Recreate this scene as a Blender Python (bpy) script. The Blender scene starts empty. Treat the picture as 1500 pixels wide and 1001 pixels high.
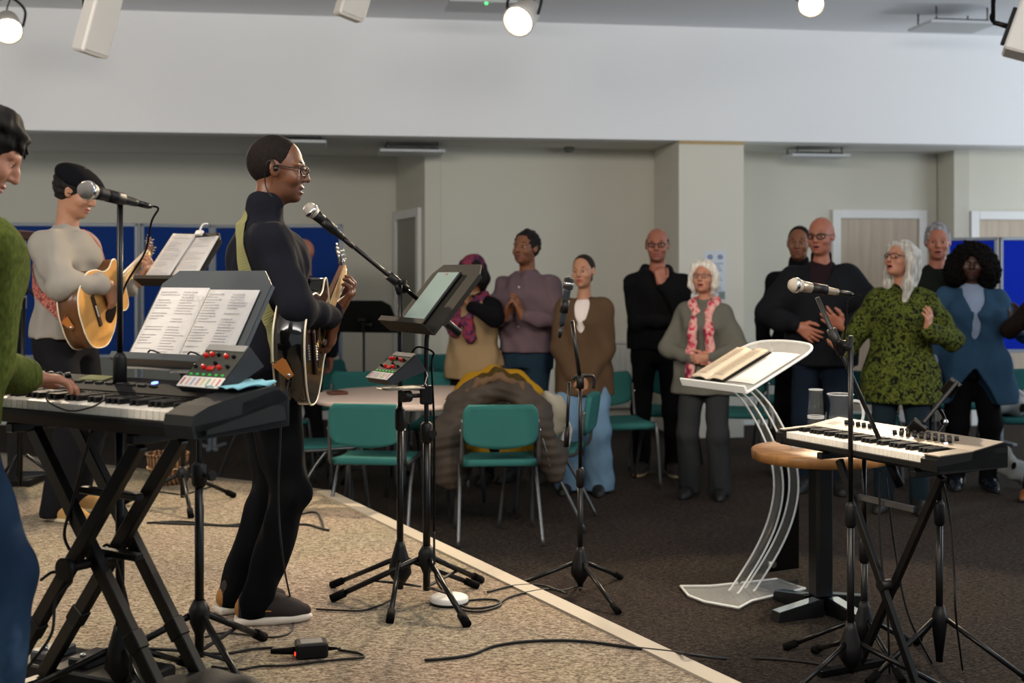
import bpy, math, random
import numpy as np
from mathutils import Vector, Matrix
random.seed(7); np.random.seed(7)
SC = bpy.context.scene
COL = SC.collection
PI = math.pi
F, HZ, CH = 1800.0, 400.0, 1.5          # focal length in px, horizon row, eye height
STG = 0.24                               # stage height

def V(*a):
    return np.array(a[0] if len(a) == 1 else a, dtype=float)
def W(px, py, d):
    return V((px-750)/F*d, d, CH-(py-HZ)/F*d)
def G(px, py, z=0.0):
    d = F*(CH-z)/(py-HZ)
    return V((px-750)/F*d, d, z)
def nrm(a):
    a = V(a); return a/max(1e-9, np.linalg.norm(a))
def hexc(h, a=1.0):
    h = h.lstrip('#'); o = []
    for i in (0, 2, 4):
        c = int(h[i:i+2], 16)/255
        o.append(c/12.92 if c <= .04045 else ((c+.055)/1.055)**2.4)
    return (*o, a)

# ---------------------------------------------------------------- materials
MATS = {}
def mat(name, col, rough=.6, metal=0.0, bump=0.0, bscale=200.0, var=0.0, vscale=6.0, spec=None, trans=0.0, ior=1.45, emis=None, estr=0.0, sheen=0.0, coat=0.0):
    if name in MATS: return MATS[name]
    m = bpy.data.materials.new(name); m.use_nodes = True
    nt = m.node_tree; b = nt.nodes['Principled BSDF']
    if isinstance(col, str): col = hexc(col)
    b.inputs['Base Color'].default_value = col
    b.inputs['Roughness'].default_value = rough
    b.inputs['Metallic'].default_value = metal
    if spec is None and rough >= .8: spec = .12
    if spec is not None: b.inputs['Specular IOR Level'].default_value = spec
    if trans: b.inputs['Transmission Weight'].default_value = trans
    b.inputs['IOR'].default_value = ior
    if sheen:
        b.inputs['Sheen Weight'].default_value = sheen; b.inputs['Sheen Roughness'].default_value = .5
    if coat: b.inputs['Coat Weight'].default_value = coat
    if emis is not None:
        b.inputs['Emission Color'].default_value = hexc(emis) if isinstance(emis, str) else emis
        b.inputs['Emission Strength'].default_value = estr
    tc = None
    if var or bump:
        tc = nt.nodes.new('ShaderNodeTexCoord')
    if var:
        n = nt.nodes.new('ShaderNodeTexNoise'); n.inputs['Scale'].default_value = vscale; n.inputs['Detail'].default_value = 5
        nt.links.new(tc.outputs['Object'], n.inputs['Vector'])
        mx = nt.nodes.new('ShaderNodeMix'); mx.data_type = 'RGBA'
        mx.inputs['A'].default_value = tuple(max(0, c*(1-var)) for c in col[:3])+(1,)
        mx.inputs['B'].default_value = tuple(min(1, c*(1+var)) for c in col[:3])+(1,)
        nt.links.new(n.outputs['Fac'], mx.inputs['Factor'])
        nt.links.new(mx.outputs['Result'], b.inputs['Base Color'])
    if bump:
        n2 = nt.nodes.new('ShaderNodeTexNoise'); n2.inputs['Scale'].default_value = bscale; n2.inputs['Detail'].default_value = 3
        nt.links.new(tc.outputs['Object'], n2.inputs['Vector'])
        bp = nt.nodes.new('ShaderNodeBump'); bp.inputs['Strength'].default_value = bump; bp.inputs['Distance'].default_value = .004
        nt.links.new(n2.outputs['Fac'], bp.inputs['Height']); nt.links.new(bp.outputs['Normal'], b.inputs['Normal'])
    MATS[name] = m
    return m
def ramp_mat(name, stops, scale=8.0, detail=4.0, rough=.7, bump=.2, dist=0.0, kind='noise', interp='LINEAR', stretch=(1, 1, 1), bdist=.004, rnd=None):
    """pattern of several colours driven by one noise"""
    if name in MATS: return MATS[name]
    m = bpy.data.materials.new(name); m.use_nodes = True
    nt = m.node_tree; b = nt.nodes['Principled BSDF']; b.inputs['Roughness'].default_value = rough
    if rough >= .8: b.inputs['Specular IOR Level'].default_value = .12
    tc = nt.nodes.new('ShaderNodeTexCoord'); mp = nt.nodes.new('ShaderNodeMapping'); mp.inputs['Scale'].default_value = stretch
    nt.links.new(tc.outputs['Object'], mp.inputs['Vector'])
    if kind == 'noise':
        n = nt.nodes.new('ShaderNodeTexNoise'); n.inputs['Scale'].default_value = scale; n.inputs['Detail'].default_value = detail; n.inputs['Distortion'].default_value = dist; out = n.outputs['Fac']
    elif kind == 'wave':
        n = nt.nodes.new('ShaderNodeTexWave'); n.inputs['Scale'].default_value = scale; n.inputs['Distortion'].default_value = dist; n.inputs['Detail'].default_value = detail; out = n.outputs['Fac']
    else:
        n = nt.nodes.new('ShaderNodeTexVoronoi'); n.inputs['Scale'].default_value = scale; out = n.outputs['Distance']
    nt.links.new(mp.outputs['Vector'], n.inputs['Vector'])
    r = nt.nodes.new('ShaderNodeValToRGB'); r.color_ramp.interpolation = interp
    els = r.color_ramp.elements
    while len(els) < len(stops): els.new(.5)
    for e, (p, c) in zip(els, stops):
        e.position = p; e.color = hexc(c) if isinstance(c, str) else c
    nt.links.new(out, r.inputs['Fac']); nt.links.new(r.outputs['Color'], b.inputs['Base Color'])
    if bump:
        bp = nt.nodes.new('ShaderNodeBump'); bp.inputs['Strength'].default_value = bump; bp.inputs['Distance'].default_value = bdist
        nt.links.new(out, bp.inputs['Height']); nt.links.new(bp.outputs['Normal'], b.inputs['Normal'])
    MATS[name] = m
    return m
def glow(name, col, s):
    return mat(name, '#222222', emis=col, estr=s)

# ---------------------------------------------------------------- tagging
def tag(o, label=None, cat=None, group=None, kind=None):
    if label: o['label'] = label
    if cat: o['category'] = cat
    if group: o['group'] = group
    if kind: o['kind'] = kind
    return o
def thing(name, label, cat, loc=(0, 0, 0), rz=0.0, group=None):
    o = bpy.data.objects.new(name, None); COL.objects.link(o)
    o.empty_display_size = .1
    o.location = Vector([float(c) for c in loc]); o.rotation_euler = (0, 0, rz)
    return tag(o, label, cat, group)
def copy_tree(o, parent=None):
    c = o.copy(); COL.objects.link(c); c.parent = parent
    if parent is not None: c.matrix_parent_inverse = o.matrix_parent_inverse.copy()
    for ch in list(o.children): copy_tree(ch, c)
    return c

# ---------------------------------------------------------------- mesh builder
def frame_of(d, up=(0, 0, 1)):
    d = nrm(d); u = V(up)
    if abs(np.dot(d, nrm(u))) > .97: u = V(1, 0, 0) if abs(d[0]) < .9 else V(0, 1, 0)
    s = nrm(np.cross(u, d)); t = np.cross(d, s)
    return s, t, d
def catmull(pts, n=8, closed=False):
    P = [V(p) for p in pts]; out = []
    m = len(P)
    if m < 3 and not closed:
        return [P[0]+(P[-1]-P[0])*i/n for i in range(n+1)]
    rng = m if closed else m-1
    for i in range(rng):
        if closed: a, b, c, d = P[(i-1) % m], P[i], P[(i+1) % m], P[(i+2) % m]
        else: a, b, c, d = P[max(0, i-1)], P[i], P[i+1], P[min(m-1, i+2)]
        for k in range(n):
            t = k/n
            out.append(.5*((2*b)+(-a+c)*t+(2*a-5*b+4*c-d)*t*t+(-a+3*b-3*c+d)*t**3))
    if not closed: out.append(P[-1])
    return out
class MB:
    def __init__(self):
        self.v = []; self.f = []; self.mi = []; self.sm = []; self.cur = 0; self.mats = []
    def use(self, m):
        if m not in self.mats: self.mats.append(m)
        self.cur = self.mats.index(m); return self
    def add(self, vs, fs, smooth=False):
        b = len(self.v); self.v += [tuple(float(c) for c in p) for p in vs]
        for f in fs:
            self.f.append(tuple(b+i for i in f)); self.mi.append(self.cur); self.sm.append(smooth)
        return self
    def box(self, c, size, R=None, bev=0.0):
        c = V(c); hx, hy, hz = [s/2 for s in size]
        R = np.eye(3) if R is None else R        # columns are axes
        if bev <= 0:
            vs = [c+R@V(x*hx, y*hy, z*hz) for x in (-1, 1) for y in (-1, 1) for z in (-1, 1)]
            return self.add(vs, [(0, 1, 3, 2), (4, 6, 7, 5), (0, 4, 5, 1), (2, 3, 7, 6), (0, 2, 6, 4), (1, 5, 7, 3)])
        bev = min(bev, hx*.95, hy*.95, hz*.95)
        # bevelled box: 24 verts
        idx = {}; vs = []
        for sx in (-1, 1):
            for sy in (-1, 1):
                for sz in (-1, 1):
                    for ax in range(3):
                        p = [sx*(hx-bev), sy*(hy-bev), sz*(hz-bev)]
                        p[ax] = (sx*hx, sy*hy, sz*hz)[ax]
                        idx[(sx, sy, sz, ax)] = len(vs); vs.append(c+R@V(p))
        fs = []
        for ax in range(3):
            o1, o2 = [(1, 2), (2, 0), (0, 1)][ax]
            for s in (-1, 1):
                q = []
                for (a, b_) in ((-1, -1), (1, -1), (1, 1), (-1, 1)):
                    k = [0, 0, 0]; k[ax] = s; k[o1] = a; k[o2] = b_
                    q.append(idx[(*k, ax)])
                fs.append(tuple(q if s > 0 else q[::-1]))
        for ax in range(3):                       # edges along ax
            o1, o2 = [(1, 2), (2, 0), (0, 1)][ax]
            for a in (-1, 1):
                for b_ in (-1, 1):
                    k0 = [0, 0, 0]; k0[ax] = -1; k0[o1] = a; k0[o2] = b_
                    k1 = list(k0); k1[ax] = 1
                    q = [idx[(*k0, o1)], idx[(*k1, o1)], idx[(*k1, o2)], idx[(*k0, o2)]]
                    fs.append(tuple(q[::-1] if a*b_ > 0 else q))
        for sx in (-1, 1):
            for sy in (-1, 1):
                for sz in (-1, 1):
                    q = [idx[(sx, sy, sz, k)] for k in range(3)]
                    fs.append(tuple(q if sx*sy*sz > 0 else q[::-1]))
        return self.add(vs, fs)
    def bar(self, a, b, w, h, up=(0, 0, 1), bev=0.0):
        a, b = V(a), V(b); s, t, d = frame_of(b-a, up)
        R = np.stack([s, t, d], axis=1)
        return self.box((a+b)/2, (w, h, float(np.linalg.norm(b-a))), R, bev)
    def cyl(self, a, b, r1, r2=None, n=14, caps=True, smooth=True):
        r2 = r1 if r2 is None else r2
        a, b = V(a), V(b); s, t, d = frame_of(b-a)
        vs = []
        for c, r in ((a, r1), (b, r2)):
            vs += [c+(s*math.cos(2*PI*i/n)+t*math.sin(2*PI*i/n))*r for i in range(n)]
        self.add(vs, [(i, (i+1) % n, n+(i+1) % n, n+i) for i in range(n)], smooth)
        if caps:
            o = len(self.v)-2*n
            self.f.append(tuple(o+i for i in range(n))[::-1]); self.mi.append(self.cur); self.sm.append(False)
            self.f.append(tuple(o+n+i for i in range(n))); self.mi.append(self.cur); self.sm.append(False)
        return self
    def tube(self, pts, r, n=8, smooth=True, sub=0, closed=False):
        P = [V(p) for p in pts]
        if sub: P = catmull(P, sub, closed)
        m = len(P); rs = r if hasattr(r, '__len__') else [r]*m
        if len(rs) != m: rs = np.interp(np.linspace(0, 1, m), np.linspace(0, 1, len(rs)), rs)
        vs = []; up = None
        for i in range(m):
            if closed: d = P[(i+1) % m]-P[i-1]
            else: d = P[min(m-1, i+1)]-P[max(0, i-1)]
            d = nrm(d)
            if up is None: s, t, d = frame_of(d)
            else:
                s = nrm(up-d*np.dot(up, d)); t = np.cross(d, s)
            up = s
            vs += [P[i]+(s*math.cos(2*PI*k/n)+t*math.sin(2*PI*k/n))*rs[i] for k in range(n)]
        fs = []
        for i in range(m if closed else m-1):
            j = (i+1) % m
            fs += [(i*n+k, i*n+(k+1) % n, j*n+(k+1) % n, j*n+k) for k in range(n)]
        self.add(vs, fs, smooth)
        if not closed:
            o = len(self.v)-m*n
            for q in (tuple(o+k for k in range(n))[::-1], tuple(o+(m-1)*n+k for k in range(n))):
                self.f.append(q); self.mi.append(self.cur); self.sm.append(False)
        return self
    def ribbon(self, pts, ups, w, th, sub=6):
        """flat strap: ups = direction of the thickness at each point"""
        m0 = len(pts); P = catmull(pts, sub); m = len(P)
        U = [nrm(sum_) for sum_ in np.stack([np.interp(np.linspace(0, m0-1, m), range(m0), V(ups)[:, k]) for k in range(3)], axis=1)]
        vs = []
        for i in range(m):
            d = nrm(P[min(m-1, i+1)]-P[max(0, i-1)]); u = nrm(U[i]-d*np.dot(U[i], d)); s = np.cross(d, u)
            for (a, b) in ((-1, -1), (1, -1), (1, 1), (-1, 1)): vs.append(P[i]+s*a*w/2+u*b*th/2)
        fs = []
        for i in range(m-1):
            fs += [(i*4+k, i*4+(k+1) % 4, i*4+4+(k+1) % 4, i*4+4+k) for k in range(4)]
        fs += [(3, 2, 1, 0), tuple(4*(m-1)+k for k in range(4))]
        return self.add(vs, fs, False)
    def lathe(self, prof, c=(0, 0, 0), axis=(0, 0, 1), n=20, smooth=True):
        s, t, d = frame_of(axis); c = V(c); m = len(prof)
        vs = [c+d*h+(s*math.cos(2*PI*k/n)+t*math.sin(2*PI*k/n))*max(r, 1e-4) for (r, h) in prof for k in range(n)]
        fs = [(i*n+k, i*n+(k+1) % n, (i+1)*n+(k+1) % n, (i+1)*n+k) for i in range(m-1) for k in range(n)]
        self.add(vs, fs, smooth)
        o = len(self.v)-m*n
        if prof[0][0] > 1e-3: self.f.append(tuple(o+k for k in range(n))[::-1]); self.mi.append(self.cur); self.sm.append(False)
        if prof[-1][0] > 1e-3: self.f.append(tuple(o+(m-1)*n+k for k in range(n))); self.mi.append(self.cur); self.sm.append(False)
        return self
    def ball(self, c, r, n=14, R=None):
        c = V(c); r = V(r, r, r) if not hasattr(r, '__len__') else V(r)
        R = np.eye(3) if R is None else R
        m = max(6, n//2+1); vs = []; fs = []
        for i in range(m+1):
            th = PI*i/m
            for k in range(n):
                ph = 2*PI*k/n
                vs.append(c+R@(V(math.sin(th)*math.cos(ph), math.sin(th)*math.sin(ph), math.cos(th))*r))
        for i in range(m):
            fs += [(i*n+k, (i+1)*n+k, (i+1)*n+(k+1) % n, i*n+(k+1) % n) for k in range(n)]
        return self.add(vs, fs, True)
    def prism(self, pts, dirv, smooth=False):
        """polygon pts (3D, planar) extruded by dirv"""
        P = [V(p) for p in pts]; d = V(dirv); n = len(P)
        nr = sum(np.cross(P[i], P[(i+1) % n]) for i in range(n))
        if np.dot(nr, d) < 0: P = P[::-1]
        b = len(self.v)
        self.add(P+[p+d for p in P], [(i, (i+1) % n, n+(i+1) % n, n+i) for i in range(n)], smooth)
        self.f.append(tuple(b+i for i in range(n))[::-1]); self.mi.append(self.cur); self.sm.append(False)
        self.f.append(tuple(b+n+i for i in range(n))); self.mi.append(self.cur); self.sm.append(False)
        return self
    def grid(self, fn, nu, nv, th=0.0, smooth=True):
        """surface fn(u,v)->point; th>0 gives it thickness along its normal"""
        P = np.array([[fn(i/nu, j/nv) for j in range(nv+1)] for i in range(nu+1)], dtype=float)
        q = lambda i, j: i*(nv+1)+j
        fs = [(q(i, j), q(i+1, j), q(i+1, j+1), q(i, j+1)) for i in range(nu) for j in range(nv)]
        if th <= 0: return self.add(P.reshape(-1, 3), fs, smooth)
        du = np.gradient(P, axis=0); dv = np.gradient(P, axis=1); N = np.cross(du, dv)
        N /= np.maximum(1e-9, np.linalg.norm(N, axis=2, keepdims=True))
        A = (P+N*th/2).reshape(-1, 3); B = (P-N*th/2).reshape(-1, 3); n = len(A)
        f2 = list(fs)+[tuple(n+k for k in f[::-1]) for f in fs]
        ring = [q(i, 0) for i in range(nu+1)]+[q(nu, j) for j in range(1, nv+1)]+[q(i, nv) for i in range(nu-1, -1, -1)]+[q(0, j) for j in range(nv-1, 0, -1)]
        f2 += [(ring[(k+1) % len(ring)], ring[k], n+ring[k], n+ring[(k+1) % len(ring)]) for k in range(len(ring))]
        return self.add(np.concatenate([A, B]), f2, smooth)
    def build(self, name, m=None, parent=None, loc=None):
        me = bpy.data.meshes.new(name)
        me.from_pydata(self.v, [], self.f)
        ms = self.mats if self.mats else [m]
        for x in ms: me.materials.append(x)
        me.polygons.foreach_set('use_smooth', self.sm)
        if len(ms) > 1: me.polygons.foreach_set('material_index', self.mi)
        me.update()
        o = bpy.data.objects.new(name, me); COL.objects.link(o)
        if parent is not None: o.parent = parent
        if loc is not None: o.location = Vector([float(c) for c in loc])
        return o
def struct(name, mb, m):
    return tag(mb.build(name, m), kind='structure')
def world_child(o, parent):
    """parent while keeping world coordinates baked in the mesh"""
    o.parent = parent
    o.matrix_parent_inverse = Matrix.LocRotScale(parent.location, parent.rotation_euler, parent.scale).inverted()
    return o
# ---------------------------------------------------------------- implicit bodies (smooth blends meshed by surface nets)
class Vol:
    def __init__(self): self.p = []
    def _a(self, fn, lo, hi, k, op, reg=None):
        self.p.append((fn, V(lo), V(hi), k, op)); return self
    def cone(self, a, b, r1, r2=None, k=.02, op='add'):
        r2 = r1 if r2 is None else r2; a, b = V(a), V(b); ba = b-a; L2 = max(1e-9, float(ba@ba))
        def fn(x, y, z):
            t = np.clip(((x-a[0])*ba[0]+(y-a[1])*ba[1]+(z-a[2])*ba[2])/L2, 0, 1)
            return np.sqrt((x-a[0]-ba[0]*t)**2+(y-a[1]-ba[1]*t)**2+(z-a[2]-ba[2]*t)**2)-(r1+(r2-r1)*t)
        R = max(r1, r2)
        return self._a(fn, np.minimum(a, b)-R, np.maximum(a, b)+R, k, op)
    def chain(self, pts, rs, k=.02, op='add'):
        for i in range(len(pts)-1): self.cone(pts[i], pts[i+1], rs[i], rs[i+1], k, op)
        return self
    def ell(self, c, r, R=None, k=.02, op='add'):
        c, r = V(c), V(r); R = np.eye(3) if R is None else R
        def fn(x, y, z):
            dx, dy, dz = x-c[0], y-c[1], z-c[2]
            q = [(R[0, i]*dx+R[1, i]*dy+R[2, i]*dz) for i in range(3)]
            k0 = np.sqrt(sum((q[i]/r[i])**2 for i in range(3))); k1 = np.sqrt(sum((q[i]/r[i]**2)**2 for i in range(3)))
            return k0*(k0-1)/np.maximum(k1, 1e-6)
        h = np.abs(R)@r
        return self._a(fn, c-h, c+h, k, op)
    def box(self, c, half, R=None, rad=.01, k=.01, op='add'):
        c, half = V(c), V(half); R = np.eye(3) if R is None else R
        def fn(x, y, z):
            dx, dy, dz = x-c[0], y-c[1], z-c[2]
            q = [np.abs(R[0, i]*dx+R[1, i]*dy+R[2, i]*dz)-half[i]+rad for i in range(3)]
            return np.sqrt(sum(np.maximum(a, 0)**2 for a in q))+np.minimum(np.maximum(np.maximum(q[0], q[1]), q[2]), 0)-rad
        h = np.abs(R)@half
        return self._a(fn, c-h, c+h, k, op)
    def loft(self, secs, k=.02, op='add', pw=2.0):
        """secs: (z, cx, cy, rx, ry); elliptical sections up the z axis"""
        S = V(secs); Z = S[:, 0]; zz = np.linspace(Z[0], Z[-1], 80)
        # smooth interpolation
        C = []
        for j in range(1, 5):
            y = np.interp(zz, Z, S[:, j])
            for _ in range(6): y[1:-1] = (y[:-2]+2*y[1:-1]+y[2:])/4
            C.append(y)
        def fn(x, y, z):
            cx, cy, rx, ry = [np.interp(z, zz, c) for c in C]
            u = np.abs((x-cx)/rx); v = np.abs((y-cy)/ry)
            q = (u**pw+v**pw)**(1/pw)
            d = (q-1)*np.minimum(rx, ry)
            dz = np.maximum(Z[0]-z, z-Z[-1])
            return np.maximum(d, dz)
        lo = V((S[:, 1]-S[:, 3]).min(), (S[:, 2]-S[:, 4]).min(), Z[0]); hi = V((S[:, 1]+S[:, 3]).max(), (S[:, 2]+S[:, 4]).max(), Z[-1])
        return self._a(fn, lo, hi, k, op)
    def plane(self, p, n, k=.004):
        """cut away everything on the +n side of p"""
        p, n = V(p), nrm(n)
        self.p.append((lambda x, y, z: -((x-p[0])*n[0]+(y-p[1])*n[1]+(z-p[2])*n[2]), None, None, k, 'sub')); return self
    def fold(self, fn):
        """displace the surface: fn(x,y,z)->offset"""
        self.p.append((fn, None, None, 0, 'disp')); return self
    def bounds(self):
        L = [p for p in self.p if p[4] == 'add']
        return np.min([p[1] for p in L], axis=0), np.max([p[2] for p in L], axis=0)
    def mesh(self, name, h=.008, fine=None, mats=None, color=None, parent=None, smooth=1):
        """fine: list of (lo, hi, h) boxes wanting a finer step"""
        lo, hi = self.bounds(); lo = lo-h*2; hi = hi+h*2
        ax = []
        for i in range(3):
            xs = [lo[i]]
            while xs[-1] < hi[i]:
                st = h
                for (flo, fhi, fh) in (fine or []):
                    if flo[i]-fh*2 <= xs[-1] <= fhi[i]+fh*2: st = min(st, fh)
                xs.append(xs[-1]+st)
            ax.append(np.array(xs))
        n = [len(a) for a in ax]
        D = np.full(n, 1.0, dtype=np.float32)
        for (fn, plo, phi, k, op) in self.p:
            sl = []
            for i in range(3):
                if plo is None: sl.append(slice(0, n[i]))
                else:
                    m = k*.5+h*2.5
                    a = max(0, np.searchsorted(ax[i], plo[i]-m)-1); b = min(n[i], np.searchsorted(ax[i], phi[i]+m)+1)
                    sl.append(slice(int(a), int(b)))
            sl = tuple(sl)
            x = ax[0][sl[0]][:, None, None]; y = ax[1][sl[1]][None, :, None]; z = ax[2][sl[2]][None, None, :]
            if 0 in (x.size, y.size, z.size): continue
            cur = D[sl]
            if op == 'disp':
                mk = np.abs(cur) < .06
                D[sl] = np.where(mk, cur+fn(x, y, z), cur); continue
            d = fn(x, y, z)
            if op == 'add':
                hh = np.maximum(k-np.abs(cur-d), 0)/k
                D[sl] = np.minimum(cur, d)-hh*hh*k*.25
            else:
                hh = np.maximum(k-np.abs(cur+d), 0)/k
                D[sl] = np.maximum(cur, -d)+hh*hh*k*.25
        S = D < 0
        nx, ny, nz = n
        c = np.zeros((nx-1, ny-1, nz-1), dtype=np.int8)
        for dx in (0, 1):
            for dy in (0, 1):
                for dz in (0, 1): c += S[dx:nx-1+dx, dy:ny-1+dy, dz:nz-1+dz]
        act = np.argwhere((c > 0) & (c < 8))
        idx = np.full(c.shape, -1, dtype=np.int32); idx[act[:, 0], act[:, 1], act[:, 2]] = np.arange(len(act))
        cor = [(dx, dy, dz) for dx in (0, 1) for dy in (0, 1) for dz in (0, 1)]
        val = np.stack([D[act[:, 0]+a, act[:, 1]+b, act[:, 2]+g] for a, b, g in cor], axis=1).astype(float)
        pos = np.stack([np.stack([ax[0][act[:, 0]+a], ax[1][act[:, 1]+b], ax[2][act[:, 2]+g]], axis=1) for a, b, g in cor], axis=1)
        acc = np.zeros((len(act), 3)); cnt = np.zeros(len(act))
        for i in range(8):
            for j in range(i+1, 8):
                if sum(abs(cor[i][q]-cor[j][q]) for q in range(3)) != 1: continue
                m = (val[:, i] < 0) != (val[:, j] < 0)
                t = val[m, i]/(val[m, i]-val[m, j])
                acc[m] += pos[m, i]+(pos[m, j]-pos[m, i])*t[:, None]; cnt[m] += 1
        P = acc/cnt[:, None]
        quads = []
        for a in range(3):
            b, g = (a+1) % 3, (a+2) % 3
            s0 = [slice(None)]*3; s1 = [slice(None)]*3
            s0[a] = slice(0, n[a]-1); s1[a] = slice(1, n[a])
            for q in (b, g): s0[q] = slice(1, n[q]-1); s1[q] = slice(1, n[q]-1)
            A = S[tuple(s0)]; B = S[tuple(s1)]
            e = np.argwhere(A != B)
            if not len(e): continue
            inside = A[e[:, 0], e[:, 1], e[:, 2]]
            e = e.copy(); e[:, b] += 1; e[:, g] += 1
            def cell(ob, og):
                k = e.copy(); k[:, b] += ob; k[:, g] += og
                return idx[k[:, 0], k[:, 1], k[:, 2]]
            q = np.stack([cell(-1, -1), cell(0, -1), cell(0, 0), cell(-1, 0)], axis=1)
            q[~inside] = q[~inside][:, ::-1]
            quads.append(q)
        Q = np.concatenate(quads); Q = Q[(Q >= 0).all(axis=1)]
        for _ in range(smooth):
            E = np.concatenate([Q[:, [0, 1]], Q[:, [1, 2]], Q[:, [2, 3]], Q[:, [3, 0]]])
            num = np.zeros_like(P); den = np.zeros(len(P))
            for i, j in ((0, 1), (1, 0)):
                den += np.bincount(E[:, i], minlength=len(P))
                for q in range(3): num[:, q] += np.bincount(E[:, i], weights=P[E[:, j], q], minlength=len(P))
            P = P*.5+.5*num/np.maximum(den, 1)[:, None]
        me = bpy.data.meshes.new(name)
        me.vertices.add(len(P)); me.vertices.foreach_set('co', P.astype(np.float32).ravel())
        me.loops.add(len(Q)*4); me.loops.foreach_set('vertex_index', Q.astype(np.int32).ravel())
        me.polygons.add(len(Q)); me.polygons.foreach_set('loop_start', np.arange(0, len(Q)*4, 4, dtype=np.int32))
        me.update(calc_edges=True); me.validate()
        me.polygons.foreach_set('use_smooth', np.ones(len(me.polygons), dtype=bool))
        for m in mats: me.materials.append(m)
        if color is not None and len(me.polygons) == len(Q):
            me.polygons.foreach_set('material_index', np.asarray(color(P[Q].mean(axis=1)), dtype=np.int32))
        me.update()
        o = bpy.data.objects.new(name, me); COL.objects.link(o)
        if parent is not None: o.parent = parent
        return o

def rotz(a): c, s = math.cos(a), math.sin(a); return np.array([[c, -s, 0], [s, c, 0], [0, 0, 1.]])
def roty(a): c, s = math.cos(a), math.sin(a); return np.array([[c, 0, s], [0, 1, 0], [-s, 0, c]])
def rotx(a): c, s = math.cos(a), math.sin(a); return np.array([[1, 0, 0], [0, c, -s], [0, s, c.real]])
def rad(d): return d*PI/180
def ik(S, T, L1, L2, pole):
    S, T = V(S), V(T); d = T-S; L = np.linalg.norm(d)
    if L > (L1+L2)*.995:
        T = S+d/L*(L1+L2)*.995; d = T-S; L = np.linalg.norm(d)
    d = d/L; a = (L1*L1-L2*L2+L*L)/(2*L); h = math.sqrt(max(0, L1*L1-a*a))
    p = V(pole); p = nrm(p-d*np.dot(p, d))
    return S+d*a+p*h, T
def hand_prims(v, Wp, d, n, right, sc=1.0, curl=(.5, .5, .4), spread=.06, thumb=.5, k=.006, fr=1.0, splay=None):
    """palm + four fingers + thumb; d = finger direction, n = palm facing. Returns fingertip list"""
    d = nrm(d); n = nrm(V(n)-d*np.dot(n, d)); t = np.cross(d, n)*(1 if right else -1)
    Wp = V(Wp); pts = [Wp]
    offs = (.031, .010, -.011, -.031); Ls = (.072, .080, .074, .058); kn = (.088, .092, .087, .078)
    v.cone(Wp-d*.01*sc, Wp+d*.03*sc, .024*sc, .024*sc, k=.02)
    for i in range(4):
        base = Wp+(d*kn[i]+t*offs[i]-n*.002)*sc
        v.cone(Wp+(d*.012+t*offs[i]*.55)*sc, base, .017*sc, .0125*sc, k=.012)
        dd = nrm(d+t*spread*(1.5-i)); p = base; ang = 0
        c = [cc*(1+.10*(i-1)) for cc in curl]
        for j, (fr_l, r0, r1) in enumerate(((.45, .0105, .0092), (.31, .0092, .0082), (.24, .0082, .0070))):
            ang += c[j]
            q = p+(dd*math.cos(ang)+n*math.sin(ang))*Ls[i]*fr_l*sc
            v.cone(p, q, r0*sc*fr, r1*sc*fr, k=k); p = q
        pts.append(p)
    b0 = Wp+(d*.022+t*.024+n*.006)*sc
    b1 = b0+nrm(d*.65+t*.75+n*thumb*.7)*.042*sc
    b2 = b1+nrm(d*.85+t*.40*(1-thumb)+n*thumb*.5)*.034*sc
    b3 = b2+nrm(d*.95+t*.1+n*thumb*.5)*.026*sc
    v.chain([b0, b1, b2, b3], [.0155*sc, .0125*sc, .011*sc, .0085*sc], k=.009)
    pts += [b1, b2, b3]
    return pts
# ---------------------------------------------------------------- people
SKIN = {'brown': mat('skin_brown', '#5e3822', rough=.46, var=.12, vscale=30), 'tan': mat('skin_tan', '#75492f', rough=.5, var=.1, vscale=30),
        'pale': mat('skin_pale', '#a9745c', rough=.5, var=.08, vscale=30), 'ruddy': mat('skin_ruddy', '#985f4a', rough=.5, var=.1, vscale=30),
        'olive': mat('skin_olive', '#9c6f55', rough=.5, var=.08, vscale=30), 'dark': mat('skin_dark', '#3c2217', rough=.45, var=.12, vscale=30)}
LIPS = {'brown': mat('lips_brown', '#5a2f28', rough=.4), 'tan': mat('lips_tan', '#74443a', rough=.4), 'pale': mat('lips_pale', '#a05f55', rough=.4),
        'ruddy': mat('lips_ruddy', '#94544c', rough=.4), 'olive': mat('lips_olive', '#94544c', rough=.4), 'dark': mat('lips_dark', '#43211f', rough=.4)}
M_MOUTH = mat('mouth_inside', '#2a100e', rough=.5)
M_EYE = mat('eye_white', '#d8d2c8', rough=.2); M_IRIS = mat('iris_dark', '#1a0f0a', rough=.15)
M_STUB = {k: mat('stubble_'+k, tuple(c*.78 for c in SKIN[k].node_tree.nodes['Principled BSDF'].inputs['Base Color'].default_value[:3])+(1,), rough=.6) for k in SKIN}
def hairmat(name, a, b):
    m = ramp_mat(name, [(.35, a), (.65, b)], scale=60, detail=3, rough=.75, bump=.6, stretch=(1, 1, .25), bdist=.006); m.node_tree.nodes['Principled BSDF'].inputs['Specular IOR Level'].default_value = .25; return m
HAIR = {'black': hairmat('hair_black', '#080605', '#120d0b'), 'brown': hairmat('hair_dark_brown', '#0e0906', '#1e130c'), 'silver': hairmat('hair_silver', '#8f8a82', '#c2bdb4'),
        'white': hairmat('hair_white', '#b3ada3', '#d8d3ca'), 'grey': hairmat('hair_grey', '#5e5c5a', '#98959a'), 'buzz': ramp_mat('hair_cropped_black', [(.4, '#0d0a09'), (.6, '#1d1613')], scale=220, rough=.8, bump=.9, bdist=.003),
        'curl': ramp_mat('hair_curly_black', [(.3, '#030202'), (.7, '#100b09')], scale=45, kind='vor', rough=.95, bump=1.0, bdist=.012)}

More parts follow.
